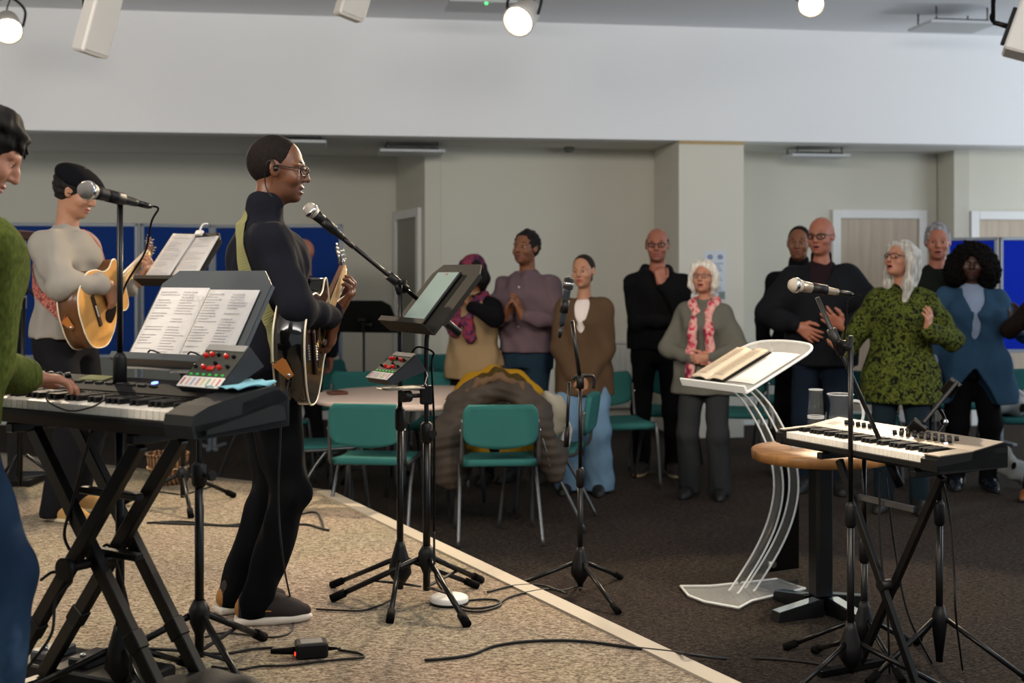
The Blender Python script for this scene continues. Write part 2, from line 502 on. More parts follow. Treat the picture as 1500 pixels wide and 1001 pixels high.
def folds(amp, seed, f=46.0, zs=.5):
    rs = np.random.RandomState(seed)
    ks = []
    for i in range(5):
        d = nrm(rs.normal(size=3)); d[2] *= zs
        ks.append((d*f*(.6+.9*rs.rand()), rs.rand()*6.28, 1/(1+.3*i)))
    def fn(x, y, z):
        s = 0
        wx = .25*np.sin(17*z+3*y+seed)
        for d, p, a in ks:
            s = s+a*np.sin(d[0]*(x+.05*wx)+d[1]*(y+.07*wx)+d[2]*z+p)
        return (amp*.45*(s-.35)).astype(np.float32)
    return fn
MALE = [(.80, .0, .115, .165), (.90, 0, .12, .17), (.98, .005, .113, .163), (1.08, .01, .105, .15), (1.20, .012, .115, .158), (1.29, .012, .122, .168), (1.35, .006, .110, .165), (1.395, -.004, .086, .130), (1.43, -.014, .064, .082), (1.46, -.014, .055, .060)]
FEM = [(.80, .0, .115, .17), (.90, -.005, .12, .172), (.98, .0, .108, .158), (1.08, .005, .093, .128), (1.20, .015, .108, .138), (1.27, .02, .122, .144), (1.34, .006, .100, .142), (1.39, -.004, .076, .108), (1.425, -.014, .055, .066), (1.455, -.014, .048, .050)]

def person(label, loc, yaw, h=1.75, skin='pale', female=False, bulk=1.0, lean=0.0, headfwd=.02, head=(0, 0, 0), armR=None, armL=None,
           feet=((.0, -.11, -8), (.0, .11, 8)), hip=(0, 0), top=None, legs=None, shoe=None, hair=None, glasses=None, mouth='closed', group=None,
           brows=None, stubble=False, vest=None, fineh=.0042, cat='person', belly=0.0, face=True, headsc=1.0, sitz=0.0, fold=.0075):
    """local frame: +x forward, +y the person's left, z up, designed for 1.75 m and scaled to h"""
    s = h/1.75
    secs0 = FEM if female else MALE
    cxz = lambda z: hip[0]+lean*max(0, (z-.92))/.5
    cyz = lambda z: hip[1]
    def secs(off=0.0, zlo=.80, zhi=1.5, flare=0.0, ext=None):
        out = []
        for (z, cx, rx, ry) in secs0:
            if z < zlo-1e-6 or z > zhi+1e-6: continue
            b = belly*math.exp(-((z-1.05)/.14)**2)
            out.append((z, cx+cxz(z)+b*.5, cyz(z), rx*bulk+off+b*.5+flare*max(0, 1.2-z), ry*bulk+off+flare*max(0, 1.2-z)))
        if zlo < .80:
            l = out[0]
            out.insert(0, (zlo, l[1], l[2], l[3]+flare*(.8-zlo), l[4]+flare*(.8-zlo)))
        return out
    sw = (.136 if female else .158)*(.5+.5*bulk)
    Sh = {q: V(cxz(1.39)-.008, cyz(1.4)+q*sw, 1.356) for q in (-1, 1)}
    arms = {-1: armR or {}, 1: armL or {}}
    J = {}
    for q, a in arms.items():
        Wr = V(a.get('w', (.06, q*.25, .84)))
        E, Wr = ik(Sh[q], Wr, .295, .255, a.get('pole', (-.6, q*.5, -.4)))
        J[q] = (Sh[q], E, Wr)
    nb = V(cxz(1.43)-.014, cyz(1.43), 1.42)
    R = rotz(rad(head[0]))@roty(rad(head[1]))@rotx(rad(head[2]))
    Hc = V(cxz(1.5)+headfwd, cyz(1.6), 1.632)
    hl = lambda p: Hc+R@(V(p)*headsc)
    # ---- body: one continuous skin
    v = Vol()
    v.loft(secs(-.020), k=.03)
    for q in (-1, 1):
        S, E, Wr = J[q]
        v.chain([S, E, Wr], [.042*bulk, .036, .027], k=.04)
        fx, fy, fa = feet[0 if q < 0 else 1]
        hipj = V(hip[0], hip[1]+q*.085, .88); ank = V(fx-.03, fy, .08)
        kn, _ = ik(hipj, ank, .42, .41, (1, q*.12, 0))
        J[q] = (S, E, Wr, hipj, kn, ank)
        v.chain([hipj, kn, ank], [.066*bulk, .045, .034], k=.04)
        v.cone(ank-V(0, 0, .03), ank+V(.12*math.cos(rad(fa)), .12*math.sin(rad(fa)), -.045), .035, .028, k=.03)
    v.cone(nb-V(0, 0, .03), hl((-.018, 0, -.055)), .056 if not female else .047, .054 if not female else .045, k=.035)
    sc = headsc
    v.ell(hl((-.012, 0, .028)), V(.098, .077, .092)*sc, R, k=.02)
    v.ell(hl((.030, 0, -.030)), V(.060, .062, .082)*sc, R, k=.03)
    v.ell(hl((.036, 0, -.076)), V(.046, .049, .038)*sc, R, k=.025)
    v.ell(hl((.070, 0, -.100)), V(.017, .020, .014)*sc, R, k=.02)
    for q in (-1, 1):
        v.ell(hl((.074, q*.034, -.002)), V(.018, .020, .014)*sc, R, k=.012, op='sub')
        v.ell(hl((.0715, q*.0335, -.002)), V(.0150, .0165, .0140)*sc, R, k=.006)
        v.ell(hl((.0865, q*.0335, -.003)), V(.014, .0130, .0060)*sc, R, k=.003, op='sub')
        v.ell(hl((.060, q*.047, -.032)), V(.024, .018, .022)*sc, R, k=.02)
        Re = R@rotz(-q*rad(18))@roty(rad(-8))
        v.ell(hl((-.004, q*.079, -.004)), V(.018, .008, .031)*sc, Re, k=.008)
        v.ell(hl((.003, q*.086, -.002)), V(.008, .005, .012)*sc, Re, k=.004, op='sub')
        v.cone(hl((.082, q*.012, .024)), hl((.070, q*.050, .020)), .010*sc, .009*sc, k=.012)
        v.ell(hl((.093, q*.0115, -.034)), V(.010, .0065, .0065)*sc, R, k=.008)
    v.chain([hl((.086, 0, .014)), hl((.100, 0, -.012)), hl((.109, 0, -.031))], [.008*sc, .009*sc, .0105*sc], k=.012)
    op = {'closed': 0.0, 'open': .007, 'sing': .0045}[mouth]
    v.ell(hl((.088, 0, -.061)), V(.012, .023, .0065)*sc, R, k=.008)
    v.ell(hl((.085, 0, -.075-op)), V(.012, .021, .0075)*sc, R, k=.008)
    v.ell(hl((.100, 0, -.0675-op*.5)), V(.028, .019, .0016+op*.7)*sc, R, k=.004, op='sub')
    hands = {}
    for q in (-1, 1):
        a = arms[q]; S, E, Wr = J[q][:3]
        fd = nrm(Wr-E)
        d = a.get('hd', fd); n = a.get('hn', (0, -q, 0) if abs(fd[2]) > .7 else (0, 0, -1))
        hands[q] = hand_prims(v, Wr+nrm(d)*.012, d, n, q < 0, sc=a.get('sc', .98 if not female else .88), curl=a.get('curl', (.35, .4, .3)), spread=a.get('spread', .07), thumb=a.get('thumb', .35))
    fine = [(hl((0, 0, 0))-V(.13, .11, .14)*sc, hl((0, 0, 0))+V(.13, .11, .14)*sc, fineh)]
    for q in (-1, 1):
        P = np.array(hands[q]); fine.append((P.min(0)-.02, P.max(0)+.02, fineh))
    Ri = R.T
    def color(c):
        L = ((c-Hc)@R)/sc          # head-local
        out = np.zeros(len(c), dtype=np.int32)
        lip = (((L[:, 0]-.09)/.03)**2+(L[:, 1]/.0265)**2+((L[:, 2]+.068+op*.5)/(.0145+op*.7))**2) < 1
        out[lip] = 1
        ins = (((L[:, 0]-.085)/.022)**2+(L[:, 1]/.019)**2+((L[:, 2]+.0675+op*.5)/(.003+op*.72))**2) < 1
        if op > 0: out[ins] = 2
        if stubble:
            st = (L[:, 2] < -.045) & (L[:, 0] > .0) & (np.abs(c[:, 2]-Hc[2]) < .16) & (L[:, 2] > -.13) & ~lip
            out[st] = 3
        return out
    body = v.mesh('person', h=.014/s, fine=fine, mats=[SKIN[skin], LIPS[skin], M_MOUTH, M_STUB[skin]], color=color)
    tag(body, label, cat, group)
    # ---- eyes, brows
    for q in (-1, 1):
        if not face: break
        mb = MB().use(M_EYE)
        c = hl((.0725, q*.0335, -.003)); mb.ball(c, .0118*sc, 14)
        mb.use(M_IRIS); f = R@nrm(V(1, 0, 0)); mb.lathe([(.0001, .0126*sc), (.0050*sc, .0116*sc), (.0072*sc, .0098*sc)], c, f, 12)
        mb.build('eye', None, body)
        if brows:
            b = MB(); b.tube([hl((.0885, q*.016, .023)), hl((.0845, q*.034, .0285)), hl((.070, q*.052, .024))], [.0028*sc, .0034*sc, .0018*sc], 7, sub=5); b.build('eyebrow', brows, body)
    # ---- trousers
    if legs:
        t = Vol(); off = legs.get('off', .005)
        t.loft([x for x in secs(off, .80, legs.get('waist', .985))], k=.03)
        t.ell((hip[0], hip[1], .85), (.115*bulk, .158*bulk, .08), k=.03)
        for q in (-1, 1):
            S, E, Wr, hipj, kn, ank = J[q]
            end = ank+V(0, 0, legs.get('crop', -.035))
            t.chain([hipj, kn, end], [legs.get('thigh', .088)*bulk, legs.get('knee', .068), legs.get('ankle', .058)], k=.03)
        t.fold(folds(legs.get('fold', .005), 11+int(h*100), f=62, zs=.45))
        t.plane((0, 0, .02), (0, 0, -1))
        t.mesh('trousers', h=.010/s, mats=[legs['mat']], parent=body)
    # ---- shoes
    if shoe:
        for q in (-1, 1):
            fx, fy, fa = feet[0 if q < 0 else 1]
            Rf = rotz(rad(fa)); o = V(fx, fy, 0); f = lambda *p: o+Rf@V(*p)
            z = Vol()
            z.chain([f(-.055, 0, .045), f(.02, 0, .05), f(.10, 0, .034), f(.165, .004, .026)], [.040, .041, .040, .027], k=.03)
            z.ell(f(.06, 0, .012), V(.15, .046, .022), Rf, k=.012)
            z.cone(f(-.04, 0, .06), f(-.03, 0, .10), .042, .043, k=.02)
            z.plane((0, 0, 0), (0, 0, -1))
            z.mesh('shoe', h=.007/s, mats=[shoe[0], shoe[1]], color=lambda c: (c[:, 2] < .024).astype(int), parent=body)
    # ---- upper garment
    def garment(g, name, off0=0.0):
        w = Vol(); off = g.get('off', .018)+off0; zlo = g.get('hem', .82)
        w.loft(secs(off, zlo, 1.435, g.get('flare', .02)), k=.03)
        if not g.get('sleeveless'):
            r = g.get('sleeve', (.062, .054, .043))
            for q in (-1, 1):
                S, E, Wr = J[q][:3]
                ln = np.linalg.norm(Wr-E); e = E+(Wr-E)*(1-g.get('cuff', .02)/ln)
                w.cone(V(cxz(1.39)-.008, cyz(1.4)+q*sw*.35, 1.395), S, .05*bulk, r[0]*bulk*.96, k=.02)
                w.cone(S, E, r[0]*bulk, r[1]*bulk, k=.055); w.cone(E, e, r[1]*bulk, r[2], k=.02)
                if g.get('cuffband'): w.cone(e, e+(e-E)/np.linalg.norm(e-E)*.004, r[2]+.004, k=.006)
        nk = g.get('neck', 'crew')
        if nk in ('turtle', 'stand'):
            tp = nb+V(.012, 0, .075 if nk == 'stand' else .09)
            w.cone(nb-V(0, 0, .02), tp, .075, .066, k=.03)
        elif nk == 'collar':
            for q in (-1, 1):
                w.chain([nb+V(-.05, q*.03, .035), nb+V(.02, q*.068, .025), nb+V(.085, q*.03, -.03)], [.020, .020, .013], k=.010)
            w.cone(nb-V(0, 0, .03), nb+V(.0, 0, .015), .074, .066, k=.03)
        elif nk == 'hood':
            for q in (-1, 1):
                w.chain([nb+V(-.11, 0, .015), nb+V(-.05, q*.075, .035), nb+V(.04, q*.075, .01), nb+V(.10, q*.03, -.05)], [.035, .03, .024, .015], k=.03)
        elif nk == 'low':
            pass
        else:
            w.cone(nb-V(0, 0, .03), nb+V(0, 0, .012), .072, .066, k=.03)
        w.fold(folds(g.get('fold', fold), g.get('seed', int(yaw*7+h*300) % 97), f=g.get('ff', 46)))
        if g.get('open'):                      # open front: a wedge cut that shows the layer below
            dz0, wd, zt = g['open']
            w.box((cxz(1.2)+.17, cyz(1.2), (dz0+1.6)/2), (.14, wd, (1.6-dz0)/2), k=.01, op='sub', rad=.02)
        if g.get('vneck'):
            zb, wd = g['vneck']
            a = nb+V(.065, 0, .05); b = V(cxz(zb)+.145, cyz(zb), zb)
            w.cone(b+V(.03, 0, 0), a+V(.03, 0, 0), .012, wd, k=.01, op='sub')
        if g.get('slit'):
            w.loft([(zlo-.03, cxz(.9)+.30, -.03, .27, .20), (zlo+.12, cxz(.9)+.30, -.025, .25, .12), (g['slit'], cxz(.9)+.30, -.01, .20, .012)], k=.01, op='sub')
        w.plane((0, 0, zlo+.006), (0, 0, -1), k=.012)
        ax = g.get('color')
        return w.mesh(name, h=.009/s, mats=g['mats'] if 'mats' in g else [g['mat']], parent=body, color=ax)
    gar = garment(top, top.get('name', 'sweater')) if top else None
    if vest: garment(vest, vest.get('name', 'waistcoat'))
    # ---- hair
    if hair:
        st, hm = hair[0], HAIR.get(hair[1], hair[1])
        w = Vol(); hp = hair[2] if len(hair) > 2 else 0.0
        n1 = R@nrm(V(.73, 0, -.68))
        if st in ('short', 'buzz', 'crop'):
            o = {'short': .013, 'buzz': .004, 'crop': .009}[st]
            w.ell(hl((-.018-o*.3, 0, .030)), V(.098+o*.6, .077+o*.8, .092+o)*sc, R, k=.01)
            if st == 'short': w.fold(folds(.006, 5, f=150, zs=1))
            w.box(hl((.060-hp+.10, 0, .088-.15)), V(.10, .12, .15)*sc, R, .03, k=.014, op='sub'); w.plane(hl((.02, 0, -.024)), R@nrm(V(.585, 0, -.81)), k=.012)
        elif st == 'fringe':
            w.ell(hl((-.014, 0, .026)), V(.102, .083, .092)*sc, R, k=.01)
            w.plane(hl((.05, 0, .05)), n1, k=.008); w.plane(hl((0, 0, .045)), R@V(.25, 0, 1), k=.01)
        elif st in ('long', 'bob'):
            L = .30 if st == 'long' else .115
            w.ell(hl((-.016, 0, .030)), V(.110, .094, .104)*sc, R, k=.01)
            w.plane(hl((.072, 0, .070)), R@nrm(V(.80, 0, -.60)), k=.012)
            for q in (-1, 1):
                w.chain([hl((.030, q*.070, .070)), hl((.012, q*.088, .0)), hl((.004-.02*(st == 'long'), q*.086, -L*.55)), hl((-.02, q*.075, -L))], [.030, .028, .030, .018], k=.03)
            w.chain([hl((-.07, 0, .02)), hl((-.085, 0, -.06)), hl((-.08, 0, -L))], [.07, .075, .05], k=.04)
            w.fold(folds(.005, 8, f=130, zs=.15))
        elif st == 'curls':
            w.ell(hl((-.03, 0, .035)), V(.135, .140, .120)*sc, R, k=.02)
            for q in (-1, 1):
                w.ell(hl((-.02, q*.115, -.06)), V(.105, .075, .115)*sc, R, k=.05)
            w.ell(hl((-.09, 0, -.06)), V(.09, .13, .12)*sc, R, k=.04)
            w.ell(hl((.135, 0, -.035)), V(.110, .070, .102)*sc, R, k=.02, op='sub')
            w.fold(folds(.014, 3, f=95, zs=1.2)); w.fold(folds(.009, 13, f=210, zs=1.2))
        elif st == 'pony':
            w.ell(hl((-.020, 0, .030)), V(.101, .081, .097)*sc, R, k=.01)
            w.box(hl((.058+.10, 0, .094-.15)), V(.10, .12, .15)*sc, R, .03, k=.014, op='sub'); w.plane(hl((.02, 0, -.020)), R@nrm(V(.585, 0, -.81)), k=.012)
            w.ell(hl((-.115, 0, .03)), V(.03, .032, .03)*sc, R, k=.02)
            w.chain([hl((-.12, 0, .03)), hl((-.135, -.02, -.05)), hl((-.10, -.055, -.16))], [.028, .034, .016], k=.02)
        elif st == 'mop':
            w.ell(hl((-.018, 0, .032)), V(.108, .090, .101)*sc, R, k=.01)
            w.plane(hl((.080, 0, .050)), R@nrm(V(.80, 0, -.60)), k=.016)
            for i in range(26):
                a = -2.4+4.8*i/25; rj = .012*((i*37) % 7)/7
                w.chain([hl((.02*math.cos(a), .05*math.sin(a), .118)), hl(((.080+rj)*math.cos(a)-.01, (.080+rj)*math.sin(a), .080)), hl(((.104+rj)*math.cos(a)-.01, (.090+rj)*math.sin(a), .050-.012*((i*5) % 3)-(.06 if abs(a) > 1.3 else 0)))], [.014, .009, .0025], k=.006)
            w.fold(folds(.004, 5, f=190, zs=.6))
        hm_h = .0055/s if st not in ('curls',) else .008
        w.mesh('hair', h=hm_h, mats=[hm], parent=body)
    if glasses:
        b = MB()
        for q in (-1, 1):
            pts = [hl((.099-.012*abs(math.cos(a)*.5+.5)*0-.010*(abs(.034+.023*math.cos(a))-.034)/.02, q*(.034+.023*math.cos(a)), .0+.0165*math.sin(a)*(1.0 if math.sin(a) > 0 else 1.1))) for a in np.linspace(0, 2*PI, 19)[:-1]]
            b.tube(pts, glasses[1]*sc, 6, closed=True)
            b.tube([hl((.092, q*.058, .006)), hl((.05, q*.076, .006)), hl((.0, q*.085, .008)), hl((-.02, q*.086, -.012))], .0022*sc, 6, sub=4)
        b.tube([hl((.101, -.011, .004)), hl((.104, 0, .008)), hl((.101, .011, .004))], .0024*sc, 6)
        b.build('glasses', glasses[0], body)
    body['_j'] = 0; del body['_j']
    body.location = Vector([float(c) for c in loc]); body.rotation_euler = (0, 0, rad(yaw)); body.scale = (s, s, s)
    info = dict(garment=gar, R=R, Hc=Hc, hl=hl, J=J, hands=hands, s=s, body=body, nb=nb, cxz=cxz)
    Rw = rotz(rad(yaw))
    info['to_world'] = lambda p: V(loc)+Rw@(V(p)*s)
    info['to_local'] = lambda p: (Rw.T@(V(p)-V(loc)))/s
    return info
# ---------------------------------------------------------------- setting
M_WALL = mat('wall_paint', '#cbc8ba', rough=.9, var=.02, vscale=2, bump=.05, bscale=120)
M_WHITE = mat('white_paint', '#eeeff0', rough=.85, var=.012, vscale=1.5)
M_CEIL = mat('ceiling_paint', '#e6e7ea', rough=.95)
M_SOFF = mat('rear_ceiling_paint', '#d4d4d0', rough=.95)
M_TRIMW = mat('white_trim', '#dcdcd8', rough=.5)
M_STAGE = None
def carpet(name, a, b, c, sc=1.0, bump=.9, wv=.5):
    m = bpy.data.materials.new(name); m.use_nodes = True
    nt = m.node_tree; bs = nt.nodes['Principled BSDF']; bs.inputs['Roughness'].default_value = .97; bs.inputs['Specular IOR Level'].default_value = .1
    tc = nt.nodes.new('ShaderNodeTexCoord'); mp = nt.nodes.new('ShaderNodeMapping'); mp.inputs['Rotation'].default_value = (0, 0, .62); mp.inputs['Scale'].default_value = (1, 2.6, 1)
    nt.links.new(tc.outputs['Object'], mp.inputs['Vector'])
    n1 = nt.nodes.new('ShaderNodeTexNoise'); n1.inputs['Scale'].default_value = 34*sc; n1.inputs['Detail'].default_value = 6; n1.inputs['Roughness'].default_value = .75
    n2 = nt.nodes.new('ShaderNodeTexNoise'); n2.inputs['Scale'].default_value = 1.3; n2.inputs['Detail'].default_value = 4
    n3 = nt.nodes.new('ShaderNodeTexVoronoi'); n3.inputs['Scale'].default_value = 95*sc
    for n in (n1, n3): nt.links.new(mp.outputs['Vector'], n.inputs['Vector'])
    nt.links.new(tc.outputs['Object'], n2.inputs['Vector'])
    add = nt.nodes.new('ShaderNodeMath'); add.operation = 'MULTIPLY_ADD'; add.inputs[1].default_value = .35; nt.links.new(n3.outputs['Distance'], add.inputs[0]); nt.links.new(n1.outputs['Fac'], add.inputs[2])
    r = nt.nodes.new('ShaderNodeValToRGB'); r.color_ramp.elements[0].position = .47; r.color_ramp.elements[0].color = hexc(a); r.color_ramp.elements[1].position = .82; r.color_ramp.elements[1].color = hexc(c)
    e = r.color_ramp.elements.new(.64); e.color = hexc(b)
    nt.links.new(add.outputs[0], r.inputs['Fac'])
    mx = nt.nodes.new('ShaderNodeMix'); mx.data_type = 'RGBA'; mx.blend_type = 'MULTIPLY'; mx.inputs['Factor'].default_value = .25
    nt.links.new(r.outputs['Color'], mx.inputs['A']); nt.links.new(n2.outputs['Color'], mx.inputs['B'])
    nt.links.new(mx.outputs['Result'], bs.inputs['Base Color'])
    bp = nt.nodes.new('ShaderNodeBump'); bp.inputs['Strength'].default_value = bump; bp.inputs['Distance'].default_value = .01
    nt.links.new(add.outputs[0], bp.inputs['Height']); nt.links.new(bp.outputs['Normal'], bs.inputs['Normal'])
    return m
M_STAGE = carpet('stage_carpet', '#3a332b', '#8d7f6c', '#cbbca4')
M_HALL = carpet('hall_carpet', '#0c0b0b', '#2a2522', '#51473f')

struct('floor', MB().box((0.5, 6, -.06), (15, 16, .12)), M_HALL)
SC1, SC2 = V(-1.063, 7.09, 0), V(.672, 3.78, 0)
ed = nrm(SC2-SC1); e_near = SC1+ed*((7.09+1.0)/-ed[1]); e_l = V(-1.91, 7.585, 0)-SC1; e_left = SC1+e_l*(( -5.9+1.063)/e_l[0])
poly = [SC1, e_near, V(-5.9, -1.0, 0), e_left]
struct('floor_stage', MB().prism([p+V(0, 0, .001) for p in poly], (0, 0, STG-.001)), M_STAGE)
en = V(-ed[1], ed[0], 0); en = en if en[0] > 0 else -en        # outward from the stage
M_NOSE = mat('cream_edge_strip', '#a59b8b', rough=.6)
nb_ = MB(); a0 = SC1+V(0, 0, STG); a1 = e_near+V(0, 0, STG)
nb_.prism([a0-en*.065+V(0, 0, .0), a0+en*.012, a1+en*.012, a1-en*.065], (0, 0, .008))
nb_.prism([a0+en*.001+V(0, 0, -.06), a0+en*.012+V(0, 0, -.06), a1+en*.012+V(0, 0, -.06), a1+en*.001+V(0, 0, -.06)], (0, 0, .06))
struct('trim_1', nb_, M_NOSE)
nb_ = MB(); b0 = e_left+V(0, 0, STG); eb = nrm(e_left-SC1); bn = V(-eb[1], eb[0], 0); bn = bn if bn[1] > 0 else -bn
nb_.prism([a0-bn*.03, a0+bn*.012, b0+bn*.012, b0-bn*.03], (0, 0, .006)); struct('trim_2', nb_, mat('dark_edge_strip', '#6a6255', rough=.7))

LOWZ, HIZ = 2.70, 3.73
fy_ = lambda x: 10.897+.1415*x           # face of the beam
by_ = lambda x: 11.81+.1415*x            # rear wall
def wallseg(name, p, q, z0, z1, m=M_WALL, th=.15):
    p, q = V(*p, 0), V(*q, 0); d = nrm(q-p); n = V(-d[1], d[0], 0); n = n if n[1] > 0 else -n
    if abs(d[1]) > .9: n = V(0, 0, 0)+V(1 if abs(d[1]) > .9 else 0, 0, 0)
    return struct(name, MB().prism([p+V(0, 0, z0), q+V(0, 0, z0), q+n*th+V(0, 0, z0), p+n*th+V(0, 0, z0)], (0, 0, z1-z0)), m)
AN = (-1.20, 12.70)
wallseg('wall_back_left', (-5.9, 12.70-.1415*4.7), AN, 0, 2.8)
wallseg('wall_back_angle', AN, (-.83, by_(-.83)), 0, 2.8)
wallseg('wall_back', (-.83, by_(-.83)), (4.29, by_(4.29)), 0, 2.8)
wallseg('wall_back_return', (4.34, by_(4.34)-.36), (4.29, by_(4.29)+.1), 0, 2.8)
wallseg('wall_back_right', (4.34, by_(4.34)-.36), (7.9, by_(7.9)-.36), 0, 2.8)
wallseg('wall_left', (-5.9, -1.5), (-6.0, 12.2), 0, .85)
struct('wall_left_upper', MB().box((-5.95, 5.2, 3.2), (.15, 13.6, 1.06)), M_WALL)
for i, y in enumerate((-1.2, 1.6, 4.4, 7.2, 9.9, 12.0)): struct('wall_left_pier_%d' % i, MB().box((-5.95, y, 1.76), (.15, .5, 1.82)), M_WALL)  # unseen wall, gaps between the piers added to let world light in
# beam carrying the ceiling step
p, q = V(-5.9, fy_(-5.9), LOWZ), V(7.9, fy_(7.9), LOWZ); n = nrm(V(-.1415, 1, 0))
struct('wall_fascia', MB().prism([p, q, q+n*.22, p+n*.22], (0, 0, HIZ+.15-LOWZ)), M_WHITE)
struct('ceiling_rear', MB().prism([p+n*.2+V(0, 0, .002), q+n*.2+V(0, 0, .002), q+n*2.2+V(0, 0, .002), p+n*2.2+V(0, 0, .002)], (0, 0, .1)), M_SOFF)
struct('ceiling', MB().prism([V(-5.9, -1.5, HIZ), V(7.9, -1.5, HIZ), V(7.9, fy_(7.9), HIZ), V(-5.9, fy_(-5.9), HIZ)], (0, 0, .12)), M_CEIL)
# pier under the beam
P1, P2 = V(1.512, fy_(1.512)+.02, 0), V(2.115, fy_(2.115)+.02, 0); nn = nrm(V(-.1415, 1, 0))
struct('pillar', MB().prism([P1, P2, P2+nn*.95, P1+nn*.95], (0, 0, LOWZ-.004)), mat('pier_paint', '#d6d2c4', rough=.9))
struct('trim_3', MB().prism([P1-nn*.015+V(0, 0, LOWZ-.03), P2-nn*.015+V(0, 0, LOWZ-.03), P2+V(0, 0, LOWZ-.03), P1+V(0, 0, LOWZ-.03)], (0, 0, .028)), mat('tan_strip', '#b49a6c', rough=.7))
# skirting
for i, (p, q) in enumerate((((-.83, by_(-.83)), (4.29, by_(4.29))), ((-5.9, 12.70-.1415*4.7), AN))):
    p, q = V(*p, 0), V(*q, 0); d = nrm(q-p); n = V(d[1], -d[0], 0)
    struct('baseboard_%s' % ('back', 'left')[i], MB().prism([p, q, q+n*.015, p+n*.015], (0, 0, .12)), M_TRIMW)

M_LEAF = ramp_mat('door_veneer', [(.3, '#a3917c'), (.7, '#b7a791')], scale=3, kind='noise', detail=6, stretch=(6, 6, .5), rough=.5, bump=.0)
def door(name, p, q, ztop, frame=.085, out=.02, leafm=M_LEAF):
    """p, q: outer edges of the frame on the wall face (viewer's left to right)"""
    p, q = V(*p, 0), V(*q, 0); d = nrm(q-p); n = V(d[1], -d[0], 0); wd = np.linalg.norm(q-p)
    root = thing(name, None, None, p); root['kind'] = 'structure'
    R = np.stack([d, -n, V(0, 0, 1)], axis=1)
    def bx(c, s): return dict(c=R@V(c), s=s)
    for nm, c, sz in (('door_jamb', (frame/2, -out, (ztop)/2), (frame, .04, ztop)), ('door_jamb', (wd-frame/2, -out, ztop/2), (frame, .04, ztop)), ('door_head', (wd/2, -out, ztop-frame/2), (wd-2*frame, .04, frame))):
        MB().box(R@V(c), sz, R, .004).build(nm, M_TRIMW, root)
    lf = MB().box(R@V(wd/2, -.008, (ztop-frame)/2), (wd-2*frame-.006, .014, ztop-frame-.004), R).build('door_leaf', leafm, root)
    h = MB().use(mat('brushed_steel', '#9a9a98', rough=.3, metal=1)); c = R@V(wd-frame-.10, -.03, 1.0); h.cyl(c, c+R@V(0, -.03, 0), .012); h.cyl(c+R@V(0, -.03, 0), c+R@V(-.12, -.03, 0), .009); h.build('door_handle', None, root)
    return root
def onback(px, off=0.0):
    k = (px-750)/F; d = (11.81+off)/(1-.1415*k); return (k*d, d)
door('door_1', onback(1218), onback(1356), 2.13)
pr = lambda px: (((px-750)/F)*(11.81-.36)/(1-.1415*(px-750)/F), (11.81-.36)/(1-.1415*(px-750)/F))
door('door_2', pr(1420), pr(1545), 2.11)
a_ = V(*AN); b_ = V(-.83, by_(-.83)); door('door_3', a_+(b_-a_)*.02, a_+(b_-a_)*.90, 2.13, frame=.09, leafm=mat('painted_door', '#8d8b80', rough=.6))

# radiators
def radiator(px0, px1, label):
    p, q = V(*onback(px0, -.06), 0), V(*onback(px1, -.06), 0); d = nrm(q-p); n = V(d[1], -d[0], 0); L = np.linalg.norm(q-p)
    r = thing('radiator', label, 'radiator', p, 0)
    R = np.stack([d, -n, V(0, 0, 1)], axis=1); m = mat('radiator_enamel', '#c9cac4', rough=.5)
    b = MB(); b.box(R@V(L/2, 0, .5), (L, .05, .62), R, .008)
    k = int(L/.055)
    for i in range(k): b.box(R@V((i+.5)*L/k, -.03, .5), (.03, .02, .58), R, .006)
    b.build('panel', m, r)
    MB().box(R@V(L/2, 0, .825), (L+.01, .09, .025), R, .006).build('top_grille', m, r)
    for x in (.06, L-.06): MB().bar(R@V(x, 0, 0), R@V(x, 0, .2), .03, .03).build('bracket', m, r)
radiator(800, 950, 'long white panel radiator on the back wall left of the pillar')
radiator(1076, 1160, 'short white panel radiator on the back wall right of the pillar')

# ---------------------------------------------------------------- display boards
M_BLUE = mat('navy_board_felt', '#14306c', rough=.95, bump=.2, bscale=300)
M_BLUE2 = mat('royal_board_felt', '#0f2aa6', rough=.95, bump=.2, bscale=300)
M_ALU = mat('aluminium_frame', '#7d848c', rough=.5, metal=.5)
def board(name, label, corners, z0, z1, m):
    r = thing(name, label, 'display board', (*corners[0], 0))
    o = V(*corners[0], 0)
    for a, b in zip(corners[:-1], corners[1:]):
        a, b = V(*a, 0)-o, V(*b, 0)-o; d = nrm(b-a); a = a+d*.008; b = b-d*.008; L = np.linalg.norm(b-a); R = np.stack([d, V(-d[1], d[0], 0), V(0, 0, 1)], axis=1); c = (a+b)/2
        pn = MB().box(c+V(0, 0, (z0+z1)/2), (L-.05, .02, z1-z0-.05), R).build('panel', m, r)
        f = MB()
        for z in (z0+.014, z1-.014): f.box(c+V(0, 0, z), (L, .034, .028), R, .004)
        for s in (a+d*.014, b-d*.014): f.box(s+V(0, 0, z1/2), (.028, .034, z1), R, .004)
        f.build('panel_frame', M_ALU, r)
        for s in (a+d*.03, b-d*.03): MB().box(s+V(0, 0, .012), (.04, .40, .024), R, .006).build('foot', M_ALU, r)
bl = lambda px, d: ((px-750)/F*d, d)
board('display_board', 'navy blue folding display board behind the guitarist in the flat cap', [bl(-60, 10.0), bl(204, 10.15), bl(311, 10.5), bl(503, 10.35)], .80, 1.91, M_BLUE)
board('display_board', 'bright blue folding display board by the right edge behind the curly haired woman', [bl(1385, 11.0), bl(1463, 10.8), bl(1570, 10.9)], .80, 1.815, M_BLUE2)

